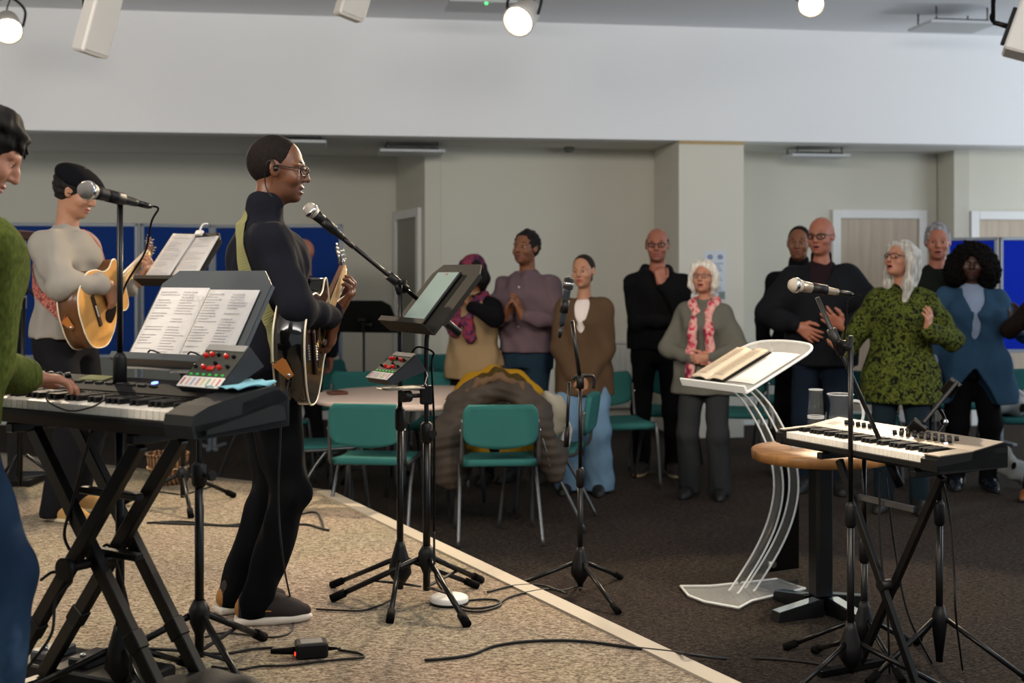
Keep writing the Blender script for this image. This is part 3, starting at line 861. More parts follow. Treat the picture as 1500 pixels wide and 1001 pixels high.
# ---------------------------------------------------------------- ceiling fittings
M_BLK = mat('black_plastic', '#08080a', rough=.5, spec=.35); M_BLKM = mat('black_metal', '#070708', rough=.36, spec=.4); M_RUB = mat('black_rubber', '#060606', rough=.8)
M_GRYM = mat('grey_metal', '#6d6e70', rough=.35, metal=.8); M_CHR = mat('chrome', '#c8c8c8', rough=.15, metal=1)
M_WPL = mat('white_plastic', '#d9d6d0', rough=.5)
LAMPS = []
def spot_lamp(px, py, d, aim, label, r=.11, glows=70, col='#ffe6c0'):
    c = W(px, py, d); ax = nrm(V(aim)-c)
    t = thing('stage_spotlight', label, 'spotlight', c)
    s, u, _ = frame_of(ax)
    b = MB(); b.lathe([(r*.55, -.20), (r*.75, -.17), (r*.92, -.06), (r, .0), (r*1.02, .05), (r*.93, .05), (r*.9, .0)], (0, 0, 0), ax, 22); b.build('lamp_housing', mat('lamp_body_white', '#cfcac2', rough=.4), t)
    l = MB(); l.lathe([(.0001, .012), (r*.5, .010), (r*.88, .0), (r*.9, -.012)], (0, 0, 0), ax, 22); l.build('lamp_lens', glow('lamp_glow', col, glows), t)
    y = MB(); y.tube([s*r*1.02-ax*.06, s*r*1.15-ax*.08+V(0, 0, .12), V(0, 0, .20)-ax*.09, -s*r*1.15-ax*.08+V(0, 0, .12), -s*r*1.02-ax*.06], .010, 8, sub=5)
    y.build('yoke', M_BLK, t)
    p = MB(); top = V(0, 0, HIZ-c[2]); h = V(0, 0, .20)-ax*.09; p.cyl(h, V(h[0], h[1], top[2]), .014); p.cyl(V(h[0], h[1], top[2]-.03), V(h[0], h[1], top[2]), .05); p.build('ceiling_mount', M_BLK, t)
    w = MB(); w.tube([-ax*.19, -ax*.27+V(0, 0, .05), h+s*.05+V(0, 0, .10), V(h[0]+.02, h[1], top[2])], .005, 6, sub=6); w.build('cable', M_RUB, t)
    LAMPS.append((c+ax*.07, V(aim))); return t
spot_lamp(762, 28, 8.5, (-1.9, 4.6, .5), 'glowing white stage spotlight hanging nearest the middle of the ceiling')
spot_lamp(12, 42, 9.0, (-1.9, 5.0, .5), 'glowing white stage spotlight above the guitarist in the flat cap', r=.10)
spot_lamp(1188, 4, 8.6, (1.3, 4.6, .9), 'glowing white stage spotlight cut by the top edge above the acrylic lectern', r=.09)
def speaker(c, top, w, dp, face, label, cut=.05):
    c, top = V(c), V(top); ax = nrm(top-c); f = nrm(V(face)-ax*np.dot(V(face), ax)); s = np.cross(ax, f)
    t = thing('loudspeaker', label, 'loudspeaker', c); L = np.linalg.norm(top-c)
    R = np.stack([s, f, ax], axis=1)
    MB().box(ax*L/2, (w, dp, L), R, .012).build('cabinet', M_WPL, t)
    MB().box(ax*L/2+f*(dp/2+.004), (w-.02, .010, L-.03), R, .004).build('grille', mat('speaker_grille', '#c9c6c0', rough=.7, bump=.6, bscale=900), t)
    b = MB(); b.box(ax*L*.33-f*(dp/2+.012), (.05, .024, .22), R, .004); b.cyl(ax*L*.33-f*(dp/2+.02), ax*L*.33-f*(dp/2+.10), .014); b.cyl(ax*L*.33-f*(dp/2+.10), V(*(ax*L*.33-f*(dp/2+.10))[:2], HIZ-c[2]), .012)
    b.build('bracket', M_BLK, t)
    q = ax*L*.36-f*(dp/2+.1); MB().tube([ax*L*.3-f*(dp/2+.02), q-f*.02, q+V(.01, 0, .15), V(q[0]+.03, q[1], HIZ-c[2])], .005, 6, sub=6).build('cable', M_RUB, t)
speaker(W(131, 80, 7.0), W(172, -75, 7.0), .17, .13, (1, -.9, -.25), 'white column loudspeaker hanging top left with a black bracket')
speaker(W(510, 27, 7.6), W(545, -90, 7.6), .17, .14, (.5, -1, -.2), 'white column loudspeaker hanging at the top above the singer')
speaker(W(1490, 82, 7.0), W(1530, -30, 7.0), .19, .17, (1.0, -.35, -.4), 'white loudspeaker on a black bracket in the top right corner')
M_PANEL = mat('panel_white', '#c4c8ca', rough=.5)
def ceil_panel(c0, c1, z, zc, label, sk=.0):
    """c0, c1 opposite corners in plan"""
    cx, cy = (c0[0]+c1[0])/2, (c0[1]+c1[1])/2; w, dp = abs(c1[0]-c0[0]), abs(c1[1]-c0[1])
    t = thing('ceiling_panel', label, 'ceiling panel', (cx, cy, z)); R = rotz(.1415)
    MB().box((0, 0, 0), (w, dp, .025), R, .005).build('panel', M_PANEL, t)
    MB().box((0, 0, .02), (w*.8, dp*.8, .02), R).build('shadow_gap', M_BLK, t)  # black slab stands in for the shadow gap above the panel
    for sx in (-1, 1):
        for sy in (-1, 1): p = R@V(sx*w*.38, sy*dp*.38, 0); MB().cyl(p, p+V(0, 0, zc-z), .008).build('hanger', M_GRYM, t)
ceil_panel((3.45, 10.25), (4.05, 10.68), 3.60, HIZ, 'square white panel hung from the upper ceiling at the right')
ceil_panel((-.52, 9.55), (.02, 9.95), 3.62, HIZ, 'square white panel hung from the upper ceiling beside the middle spotlight')
MB().lathe([(.012, 0), (.010, -.012), (.0001, -.014)], (.05, -.17, -.012), (0, 0, 1), 12).build('status_light', glow('green_led', '#40ff70', 4), [o for o in COL.objects if o.name.startswith('ceiling_panel') and o.parent is None][-1])
ceil_panel((-1.24, 11.22), (-.64, 11.7), 2.62, LOWZ, 'white panel hung under the rear ceiling above the tablet music stand')
ceil_panel((2.62, 11.65), (3.2, 12.0), 2.62, LOWZ, 'white panel hung under the rear ceiling right of the pillar')
ceil_panel((-2.1, 10.75), (-1.66, 11.2), 2.655, LOWZ, 'white panel hung under the rear ceiling behind the head of the singer')
t = thing('smoke_detector', 'small round smoke detector under the rear ceiling left of the pillar', 'smoke detector', (.545, 11.75, LOWZ))
MB().lathe([(.05, 0), (.055, -.02), (.04, -.045), (.0001, -.05)], (0, 0, 0), (0, 0, 1), 18).build('cover', mat('grey_plastic', '#77786f', rough=.6), t)
# poster on the pier
c0 = P1+(P2-P1)*.38; c1 = P1+(P2-P1)*.74
t = thing('paper_notice', 'white paper notice with small print on the front of the pillar', 'notice', (c0+c1)/2+V(0, 0, 1.50)-nn*.003)
dd = nrm(c1-c0); R = np.stack([dd, nn, V(0, 0, 1)], axis=1)
z0, z1 = -.25, .20; wd = .205
MB().box((0, 0, (z0+z1)/2), (wd, .002, z1-z0), R).build('sheet', mat('notice_paper', '#cfd4da', rough=.8), t)
ink = MB()
for (x, z, r) in ((-.05, .145, .026), (.045, .145, .026)):
    for k in range(6):
        a = k*PI/3; ink.box(R@V(x+math.cos(a)*r*.6, -.0015, z+math.sin(a)*r*.6), (r*.8, .001, r*.5), R)
for k in range(13):
    if k in (4, 8): continue
    z = .085-k*.0215; ln = wd*(.78-.22*((k*7) % 4)/4); ink.box(R@V(-wd*.42+ln/2, -.0015, z), (ln, .001, .007), R)
ink.build('print', mat('grey_print', '#6c7ba0', rough=.8), t)
MB().box(R@V(.06, -.002, -.205), (.06, .001, .07), R).build('picture', mat('notice_picture', '#7f8a80', rough=.8), t)
# ---------------------------------------------------------------- stage gear
def tripod(root, hub_z, rfoot, a0, rr=.011, foot_z=0.0, brace=True, m=None, low=False):
    """three legs (children) under a stand whose origin is on the floor"""
    m = m or M_BLKM
    for k in range(3):
        a = a0+k*2*PI/3; d = V(math.cos(a), math.sin(a), 0)
        top = d*.03+V(0, 0, hub_z); ft = d*rfoot+V(0, 0, rr*1.3)
        lg = MB(); lg.cyl(top, ft, rr, rr*.95, 10)
        if brace: lg.bar(top*.45+ft*.55, V(0, 0, hub_z*.38)+d*.02, .016, .005)
        o = lg.build('leg', m, root)
        fd = nrm(ft-top); MB().cyl(ft-fd*.05, ft+fd*.008, rr*1.5, rr*1.55, 10).build('rubber_foot', M_RUB, o)
def mic_stand(label, base, zt, a0=0.3, boom=None, hub='cone', clutch=None, cat='microphone stand', name='microphone_stand', rfoot=.33, pr=.0105, group=None):
    """boom=(clip_end, rear_end) in world coordinates"""
    base = V(base); t = thing(name, label, cat, base, group=group); H = zt-base[2]
    tripod(t, .15 if hub == 'cone' else .2, rfoot, a0, rr=.010, brace=False)
    if hub == 'cone': MB().lathe([(.012, .05), (.045, .10), (.040, .14), (.022, .20), (.016, .225)], n=18).build('hub', M_BLK, t)
    else: MB().lathe([(.012, .05), (.026, .16), (.030, .2), (.018, .25)], n=18).build('hub', M_BLK, t)
    cz = clutch or H*.55
    MB().cyl((0, 0, .04), (0, 0, cz), pr*1.25).build('lower_tube', M_BLKM, t)
    MB().cyl((0, 0, cz), (0, 0, H), pr*.85).build('upper_tube', M_BLKM, t)
    MB().lathe([(.013, cz-.05), (.020, cz-.04), (.020, cz+.03), (.012, cz+.045)], n=16).build('clutch', M_BLK, t)
    if boom is not None:
        a, b = V(boom[0])-base, V(boom[1])-base; d = nrm(b-a)
        MB().cyl(a, b, .0085).build('boom_arm', M_BLKM, t)
        k = MB(); pv = V(0, 0, H); tpt = a+d*np.dot(pv-a, d); k.cyl(tpt-d*.05, tpt+d*.05, .018); k.cyl(pv-V(0, 0, .05), tpt, .014); s, u, _ = frame_of(d); k.cyl(tpt-s*.015, tpt-s*.055, .010); k.box(tpt-s*.06, (.012, .05, .014)); k.build('boom_clamp', M_BLK, t)
        MB().cyl(b-d*.10, b, .017, .017).build('counterweight', M_BLK, t)
    return t
def microphone(label, ball, axis, L=.17, ballm=None, body=None, br=.026, clip=True, cable=None, shape='ball', name='microphone'):
    """axis points from the grille to the tail"""
    ball = V(ball); ax = nrm(axis); t = thing(name, label, 'microphone', ball)
    if shape == 'ball':
        g = MB(); g.lathe([(.0001, -br), (br*.6, -br*.86), (br*.93, -br*.4), (br, 0), (br*.97, br*.35), (br*.80, br*.9)], (0, 0, 0), ax, 22)
    else:
        g = MB(); g.lathe([(.0001, -.030), (br*.7, -.029), (br, -.022), (br, .028)], (0, 0, 0), ax, 22)
    gr = g.build('grille', ballm or mat('mic_mesh_grey', '#8d8a86', rough=.4, metal=.7, bump=1, bscale=900), t)
    MB().lathe([(br*1.01, -.004), (br*1.06, 0), (br*1.06, .006), (br*1.01, .010)], (0, 0, 0) if shape == 'ball' else ax*.0, ax, 22).build('grille_ring', M_CHR, t)
    MB().lathe([(br*.80, br*.8), (br*.72, br*1.6), (.0125, L*.92), (.0115, L)], (0, 0, 0), ax, 20).build('handle', body or M_BLK, t)
    if clip:
        c = MB(); m = ax*L*.55; c.lathe([(.019, -.03), (.019, .03)], m, ax, 16); c.build('clip', M_BLK, t)
    pl = MB(); pl.lathe([(.0095, 0), (.0095, .045), (.006, .06)], ax*L, ax, 14); pl.build('plug', M_BLKM, t)
    if cable:
        pts = [ax*(L+.05), ax*(L+.09)]+[V(p)-ball for p in cable]
        MB().tube(pts, .0032, 6, sub=8).build('cable', M_RUB, t)
    return t
def music_stand(label, base, desk_c, face, tilt, w=.47, h=.34, a0=.4, pole_r=.011, plate=None, rfoot=.34, hub_z=.17, name='music_stand', big=False, ww=None):
    """face: plan direction the reader stands in; tilt: lean of the desk from vertical"""
    base, desk_c = V(base), V(desk_c); t = thing(name, label, 'music stand', base)
    f = nrm(V(face[0], face[1], 0)); s = V(-f[1], f[0], 0)         # s: across the desk
    up = -f*math.sin(tilt)+V(0, 0, 1)*math.cos(tilt); nr = np.cross(s, up); nr = nr if np.dot(nr, f) > 0 else -nr
    c = desk_c-base; R = np.stack([s, nr, up], axis=1)
    tripod(t, hub_z, rfoot, a0, rr=.011, brace=True)
    MB().lathe([(.013, hub_z-.06), (.030, hub_z-.02), (.033, hub_z+.02), (.018, hub_z+.05)], n=16).build('hub', M_BLK, t)
    top = c-nr*.03-V(0, 0, .02)
    MB().cyl((0, 0, .05), (0, 0, top[2]*.58), pole_r*1.3).build('lower_tube', M_BLKM, t)
    MB().tube([(0, 0, top[2]*.58), (0, 0, top[2]-.12), (top[0]*.5, top[1]*.5, top[2]-.05), top], pole_r*.85, 10, sub=5).build('upper_tube', M_BLKM, t)
    k = MB(); z = top[2]*.58; k.lathe([(.016, z-.04), (.024, z-.03), (.024, z+.03), (.014, z+.04)], n=16); k.cyl((0, 0, z), s*.045+V(0, 0, z), .007); k.cyl(s*.045+V(0, 0, z), s*.06+V(0, 0, z), .016); k.build('clutch', M_BLK, t)
    k = MB(); k.box(top+nr*.01, (.07, .035, .07), R, .006); k.cyl(top-s*.02-nr*.02, top-s*.07-nr*.02, .008); k.cyl(top-s*.06-nr*.02, top-s*.085-nr*.02, .018); k.build('tilt_bracket', M_BLK, t)
    pm = plate or mat('music_desk_grey', '#3a3f42', rough=.45)
    cut = h*.14
    out = [(-w/2, -h/2), (w/2, -h/2), (w/2, h/2-cut), (w/2-cut, h/2), (-w/2+cut, h/2), (-w/2, h/2-cut)]
    d = MB(); d.prism([c+s*a+up*b-nr*.004 for a, b in out], nr*.006)
    d.box(c-up*h/2+nr*.03, (w, .065, .004), R); d.box(c-up*(h/2-.010)+nr*.062, (w, .004, .022), R)
    for q in (-1, 1): d.box(c+s*q*w/2-nr*.008, (.004, .014, h-cut*2), R)
    d.build('desk', pm, t)
    t2 = dict(t=t, c=desk_c, s=s, up=up, n=nr, R=R, w=w, h=h, base=base)
    return t2
def paper(label, st, cx, cy, w, h, lines=20, cols=1, name='sheet_music', lift=.006, rot=0.0, m=None, seed=1, extra=None):
    """sheet lying on a music-stand desk"""
    o = st['c']+st['s']*cx+st['up']*cy+st['n']*lift
    t = thing(name, label, 'sheet music', o)
    c, s_ = math.cos(rot), math.sin(rot); S = st['s']*c+st['up']*s_; U = st['up']*c-st['s']*s_; R = np.stack([S, st['n'], U], axis=1)
    MB().grid(lambda u, v: S*(u-.5)*w+U*(v-.5)*h+st['n']*(.004*math.sin(u*PI)*(1-v)+.0015), 6, 6, .0012).build('sheet', m or mat('paper_white', '#c6c2be', rough=.8), t)
    rs = random.Random(seed)
    for cidx in range(cols):
        ink = MB()
        for i in range(lines):
            y = h*(.44-.86*i/lines); x0 = -w*.44+cidx*w*.47; x = x0
            if rs.random() < .12: continue
            end = x0+w*(.88/cols-.06)*(.45+.5*rs.random())
            while x < end:
                l = .004+.012*rs.random(); ink.box(S*(x+l/2)+U*y+st['n']*.0062, (l, .0008, .0026), R); x += l+.0025
        ink.build('text_column', mat('ink_grey', '#b9b6b8', rough=.8), t)
    if extra:
        ink = MB(); extra(ink, S, U, st['n'], R, w, h); ink.build('chord_boxes', mat('ink_grey', '#b9b6b8', rough=.8), t)
    return t
def mixer(label, c, face, tilt, w=.15, dp=.135, name='personal_mixer'):
    """small desk-top monitor mixer; face: plan direction it faces"""
    t = thing(name, label, 'mixer', c); f = nrm(V(face[0], face[1], 0)); s = V(-f[1], f[0], 0)      # s = across
    s = -s
    fw = f*math.cos(tilt)-V(0, 0, 1)*math.sin(tilt); nr = nrm(np.cross(fw, s)); nr = nr if nr[2] > 0 else -nr
    R = np.stack([s, fw, nr], axis=1)
    b = MB(); prof = [fw*dp/2, fw*dp/2-nr*.022, -fw*dp/2-nr*.075, -fw*dp/2]
    b.prism([p-s*w/2 for p in prof], s*w); b.build('case', mat('mixer_charcoal', '#1c1e22', rough=.5), t)
    MB().box(nr*.002, (w-.008, dp-.006, .004), R, .0015).build('top_panel', mat('mixer_panel_olive', '#33352c', rough=.5), t)
    MB().box(nr*.005-fw*(dp*.43), (w-.012, dp*.14, .003), R).build('label_plate', mat('mixer_silver', '#8f8d88', rough=.5), t)
    lp = MB(); lp.box(nr*.005+fw*(dp*.40), (w*.98, dp*.24, .003), R); lp.build('tape_strip', mat('label_tape', '#e2ddd6', rough=.7), t)
    cl = ['#c96f6a', '#d9a9a0', '#8fb08a', '#d7c37a', '#c98f8f', '#9aa8c0', '#d9a9a0', '#b7605a']
    for i in range(8): MB().box(nr*.0072+fw*(dp*.40)+s*(w*(-.42+.12*i)), (w*.035, dp*.16, .001), R).build('colour_mark', mat('mark_'+cl[i][1:], cl[i], rough=.7), t)
    red = mat('knob_red', '#b01c18', rough=.35, emis='#ff2010', estr=.12); blk = M_BLK
    pos = [(-.16, -.22, 1), (.20, -.25, 1), (.33, -.22, 1), (-.18, .05, 1), (.18, .06, 1), (-.33, -.22, 0), (.05, -.25, 0), (-.36, .02, 0), (.38, .05, 0), (-.02, -.05, 0)]
    for x, y, k in pos:
        kn = MB(); q = s*w*x+fw*dp*y+nr*.004; r = w*(.043 if k else .034); kn.lathe([(r, 0), (r*.85, .010), (.0001, .011)], q, nr, 12); kn.build('knob', red if k else blk, t)
    MB().box(nr*.006+s*w*.02+fw*dp*.07, (w*.15, dp*.10, .006), R, .002).build('select_button', red, t)
    for i in range(6): MB().box(nr*.005+s*w*(-.38+.15*i)+fw*dp*.22, (w*.05, dp*.035, .004), R).build('mute_button', mat('led_green', '#2f7a35', emis='#40ff50', estr=.3), t)
    return dict(t=t, R=R, s=s, f=fw, n=nr, c=V(c))

# ---- keyboards
def keyboard(label, loc, ang, L, dp, nwhite, body, panel, endw, hk=.10, name='stage_keyboard', first=0, style='dark', margin=(.03, .12)):
    """local x along the keys (bass to treble), y front to back, z up from the underside"""
    t = thing(name, label, 'keyboard', loc, ang)
    kz = hk*.62; kd = .145; x0, x1 = margin[0], L-margin[1]
    b = MB()
    if style == 'dark':
        prof = [(0, .0), (.02, -.03+.03), (0.0, hk*.55), (.012, hk*.60), (.03, kz-.018), (kd+.03, kz-.018), (kd+.035, kz+.022), (dp*.80, hk), (dp, hk*.95), (dp, .0)]
        prof = [(0.012, 0), (0, hk*.25), (0, kz-.026), (.018, kz-.028), (kd+.022, kz-.016), (kd+.028, kz+.016), (dp-.05, hk), (dp, hk*.92), (dp, 0)]
    else:
        prof = [(.02, 0), (0, .012), (0, kz-.024), (.016, kz-.026), (kd+.016, kz-.016), (kd+.022, kz+.010), (dp-.02, hk), (dp, hk-.012), (dp, 0)]
    b.prism([(.0, y, z) for y, z in prof], (L, 0, 0)); b.build('case', body, t)
    # end caps
    for xa, wd in ((0, margin[0]), (L-margin[1], margin[1])):
        e = MB()
        if style == 'dark':
            ep = [(-.004, .004), (-.012, hk*.35), (-.006, kz-.002), (.05, kz+.018), (kd+.03, hk*.98), (dp-.05, hk+.012), (dp+.006, hk*.70), (dp+.004, .0)]
            e.prism([(xa, y, z) for y, z in ep], (wd, 0, 0))
            if xa > 0:
                e.prism([(L, y, z) for y, z in [(.03, kz*.35), (dp-.06, hk*.62), (dp-.03, hk*.55), (dp-.02, hk*.2), (.03, .012)]], (.012, 0, 0))
        else:
            ep = [(-.002, .008), (-.004, kz-.006), (.02, kz+.006), (kd+.02, kz+.012), (dp-.02, hk+.003), (dp+.002, hk-.012), (dp+.002, .004)]
            e.prism([(xa, y, z) for y, z in ep], (wd, 0, 0))
        e.build('end_cap', endw, t)
    # keys
    kw = (x1-x0)/nwhite; wk = None; bk = None
    wm = mat('key_ivory', '#e6e0d4', rough=.3); bm = mat('key_ebony', '#0a0a0a', rough=.3)
    for i in range(nwhite):
        if wk is None:
            m = MB(); m.box((kw/2, kd/2, -.013), (kw-.0012, kd, .026), None, .0015); o = m.build('white_key', wm, t); wk = o
        else: o = wk.copy(); COL.objects.link(o); o.parent = t
        o.location = (x0+i*kw, .020, kz)
        if (i+first) % 7 not in (2, 6) and i < nwhite-1:
            if bk is None:
                m = MB(); m.prism([(-.0055, 0, 0), (.0055, 0, 0), (.0045, .006, .012), (-.0045, .006, .012)], (0, .001, .0)); m = MB(); m.box((0, .046, .000), (.0115, .092, .020), None, .0025); o2 = m.build('black_key', bm, t); bk = o2
            else: o2 = bk.copy(); COL.objects.link(o2); o2.parent = t
            o2.location = (x0+(i+1)*kw, .020+kd-.094, kz+.006)
    if style != 'dark':
        for xa, wd in ((0, margin[0]), (L-margin[1], margin[1])): MB().box((xa+wd/2, kd/2+.02, kz+.010), (wd-.003, kd+.02, .005), rotx(.04), .001).build('cheek_plate', panel, t)
    # control panel, on the slope behind the keys
    y0, y1 = kd+.035, dp-.03; zf = lambda y: (kz+.016)+(hk-kz-.016)*(y-kd-.028)/(dp-.05-kd-.028) if style == 'dark' else (kz+.010)+(hk-kz-.010)*(y-kd-.022)/(dp-.02-kd-.022)
    sl = math.atan2(zf(y1)-zf(y0), y1-y0); Rp = rotx(sl)
    P = lambda x, y, dz=0: V(x, y, zf(y)+dz)
    MB().box(P(L*.5-(.02 if style == 'dark' else 0), (y0+y1)/2, .001 if style == 'dark' else .004), (L-margin[0]-margin[1]-.01 if style == 'dark' else L-.004, (y1-y0)+(0 if style == 'dark' else .03), .004), Rp, .001).build('control_panel', panel, t)
    return t, P, Rp, zf
# =============================================== left keyboard, its stand and what lies on it
K0 = V(-.80, 3.10, 1.076); ka = nrm(V(-.857, .515, 0)); kb = V(-ka[1], ka[0], 0); kb = kb if kb[1] > 0 else -kb
KL = 1.22
org = K0+ka*KL; angL = math.atan2(-ka[1], -ka[0])
kt, P, Rp, zf = keyboard('long black stage keyboard under the hands of the player in green', org, angL, KL, .35, 45, mat('kb_black', '#0c0d0f', rough=.55, spec=.3), mat('kb_panel', '#131415', rough=.75, spec=.2), mat('kb_end_grey', '#17191b', rough=.6, spec=.3, bump=.15, bscale=500), hk=.105, margin=(.05, .10))
for i in range(10):
    MB().box(P(.40+.045*i, .245, .005), (.028, .014, .006), Rp, .002).build('panel_button', mat('button_grey', '#2a2b2a', rough=.7, spec=.2), kt)
MB().box(P(.52, .285, .004), (.11, .05, .006), Rp, .002).build('display', mat('lcd_olive', '#565b34', rough=.7, spec=.1), kt)
MB().lathe([(.010, 0), (.010, .004), (.0001, .006)], P(.78, .275, .003), Rp[:, 2], 12).build('power_light', glow('blue_led', '#5a78ff', 6), kt)
for i in range(6):
    kn = MB(); kn.lathe([(.010, 0), (.009, .014), (.0001, .015)], P(.20+.04*i, .28, .003), Rp[:, 2], 12); kn.build('knob', M_BLK, kt)
# double braced X stand
sc_ = K0+ka*.53+kb*.10
xs = thing('keyboard_stand', 'black double braced X stand under the long black keyboard', 'keyboard stand', (sc_[0], sc_[1], STG))
Lc = lambda p: V(p)-V(sc_[0], sc_[1], STG)
zb = K0[2]-.006
for off in (0.0, .15):
    o = sc_*V(1, 1, 0)+kb*off
    for q in (-1, 1):
        tp = o+ka*q*.25+V(0, 0, zb-.03); ft = o-ka*q*.335+V(0, 0, STG+.035)
        sh = kb*.026*q
        lb = MB().bar(Lc(tp+sh), Lc(ft+sh), .042, .030, kb, .003).build('leg', M_BLKM, xs)
        mid = tp+(ft-tp)*.70
        MB().bar(Lc(mid+sh), Lc(mid+sh+(ft-tp)*.06), .050, .038, kb, .003).build('sleeve', M_BLK, lb)
mid = sc_*V(1, 1, 0)+V(0, 0, .68)
b = MB(); b.cyl(Lc(mid-kb*.06), Lc(mid+kb*.21), .014); b.cyl(Lc(mid-kb*.075), Lc(mid-kb*.06), .032); b.build('pivot', M_BLK, xs)
for q in (-1, 1):
    o = sc_*V(1, 1, 0)+ka*q*.25
    b = MB(); b.bar(Lc(o-kb*.06+V(0, 0, zb-.016)), Lc(o+kb*.22+V(0, 0, zb-.016)), .034, .030, (0, 0, 1), .004); b.build('support_arm', M_BLKM, xs)
    o = sc_*V(1, 1, 0)+ka*q*.335
    MB().bar(Lc(o-kb*.15+V(0, 0, STG+.022)), Lc(o+kb*.30+V(0, 0, STG+.022)), .042, .030, (0, 0, 1), .004).build('foot_bar', M_BLKM, xs)
o = sc_*V(1, 1, 0)
for z, s_ in ((.87, 1), (.70, 1)):
    MB().bar(Lc(o-ka*.14+kb*.075+V(0, 0, z)), Lc(o+ka*.10+kb*.075+V(0, 0, z)), .03, .02, (0, 0, 1), .003).build('locking_bar', M_BLKM, xs)
# mixer on the keyboard end, blue cloth under it
mx = mixer('small mixer with red knobs standing on the long black keyboard', K0+ka*.165+kb*.235+V(0, 0, .165), -kb+ka*.05, rad(43), w=.165, dp=.155)
t = thing('cleaning_cloth', 'pale blue cloth lying on the keyboard end behind the mixer', 'cloth', K0+ka*.075+kb*.24+V(0, 0, .110))
MB().grid(lambda u, v: ka*(-.06+.12*u)+kb*(-.07+.15*v)+V(0, 0, .004+.014*abs(math.sin(9*u+4*v))*(.4+.6*v)), 14, 14, .003).build('cloth', mat('pale_blue_cloth', '#7fb6c4', rough=.9), t)
# music stand of the keyboard player
ms1 = music_stand('grey music stand holding two white pages behind the long keyboard', (-.985, 3.87, STG), (-.975, 3.83, 1.355), -kb, rad(33), w=.47, h=.36, a0=-.9, hub_z=.18, rfoot=.36)
def chords(ink, S, U, n, R, w, h):
    for k in range(3):
        for j in range(9):
            a = j*2*PI/9; ink.box(S*(w*(.22+.10*k)+.010*math.cos(a))+U*(h*.36+.010*math.sin(a))+n*.0062, (.005, .0008, .0015), R)
paper('white printed song sheet on the left half of the grey music stand', ms1, -.098*-1, -.045, .215, .30, 26, 2, seed=3)
paper('white song sheet with chord boxes on the right half of the grey music stand', ms1, .112*-1, -.040, .215, .30, 26, 2, seed=5, lift=.008, extra=chords)
t = thing('page_clip', 'thin black wire page holder along the bottom of the two white pages', 'page holder', ms1['c']-ms1['up']*.18)
for q in (-.10, .07):
    MB().tube([ms1['s']*q+ms1['n']*.03, ms1['s']*(q+.02)+ms1['n']*.055+ms1['up']*.035, ms1['s']*(q+.09)+ms1['n']*.03+ms1['up']*.02], .003, 6, sub=5).build('wire', M_BLK, t)

# vocal microphone of the keyboard player
mb_ = V(-1.155, 3.62, STG)
mic_stand('black straight microphone stand between the two guitar players behind the long keyboard', mb_, W(172, 300, 3.62)[2], a0=1.2, clutch=.98)
mball = W(128, 279, 3.50); mtail = W(214, 301, 3.70)
microphone('black vocal microphone with grey ball grille in front of the flat cap', mball, mtail-mball, L=.19, br=.027, cable=[W(222, 325, 3.72), W(212, 370, 3.72), W(183, 420, 3.70), W(172, 470, 3.66)])
MB_ = MB(); 
# =============================================== singer's stands
sp_base = G(586, 878, STG)
ball = W(455, 308, 4.55); tail = W(478, 328, 4.585)
bm_a, bm_b = W(492, 340, 4.60), W(672, 488, 4.92)
mst = mic_stand('black boom microphone stand in front of the singer', sp_base, W(576, 411, 4.76)[2], a0=2.6, boom=(bm_a, bm_b), clutch=.70)
microphone('black vocal microphone with silver grille at the mouth of the singer', ball, bm_a-ball, L=.165, br=.027, ballm=mat('mic_mesh_bright', '#b9b2a8', rough=.45, metal=.5, bump=1, bscale=900))
ts_base = G(625, 884, STG)
ms2 = music_stand('black music stand carrying a tablet in front of the singer', ts_base, W(640, 437, 4.66), (-.88, -.47), rad(40), w=.42, h=.33, a0=-1.1, plate=mat('music_desk_bronze', '#1f1d19', rough=.7, spec=.25), hub_z=.36-STG+.05, rfoot=.36)
mk = MB(); zc = .78
for k, (x, z0_, z1_) in enumerate(((-.004, .0, .045), (.004, .02, .06), (-.002, .055, .085), (.003, .085, .105))): mk.box((x, -.0148, zc+(z0_+z1_)/2), (.0035, .0015, z1_-z0_), roty(.25*(-1)**k))
mk.build('maker_mark', mat('mark_white', '#d8d8d8', rough=.6), ms2['t'])
t = thing('tablet', 'black framed tablet showing a pale grey page on the singer\'s music stand', 'tablet', ms2['c']+ms2['n']*.012-ms2['s']*.02-ms2['up']*.02)
MB().box((0, 0, 0), (.20, .012, .275), ms2['R'], .004).build('case', M_BLK, t)
MB().box(ms2['n']*.0066, (.186, .002, .262), ms2['R']).build('screen', mat('tablet_screen', '#7f8d86', rough=.08, emis='#a9bdb2', estr=.16), t)
MB().box(ms2['n']*.008+ms2['up']*.122, (.02, .001, .006), ms2['R']).build('status_mark', mat('screen_red', '#8a3030'), t)
# mixer clamped beside it
mc = W(574, 537, 4.60)
mx2 = mixer('small mixer with red knobs clamped beside the music stand with the tablet', mc, (-.80, -.60), rad(35), w=.15, dp=.155)
b = MB(); pl = mc+V(.03, .03, -.085)
tl = lambda p: V(p)-mx2['c']
b.box(tl(pl), (.16, .09, .006), rotz(rad(35)), .002); b.bar(tl(pl), tl(V(ts_base[0]-.03, ts_base[1], pl[2]-.01)), .03, .008)
b.build('mounting_plate', mat('bracket_silver', '#9b968c', rough=.4, metal=.6), mx2['t'])
b = MB(); cc = V(ts_base[0], ts_base[1], pl[2]-.03); b.box(tl(cc), (.05, .05, .07), None, .006); b.cyl(tl(cc-V(.02, .02, 0)), tl(cc-V(.06, .05, .0)), .008); b.cyl(tl(cc-V(.06, .05, 0)), tl(cc-V(.085, .07, 0)), .022); b.build('clamp', M_BLK, mx2['t'])
q = mx2['c']-mx2['f']*.08-mx2['n']*.02
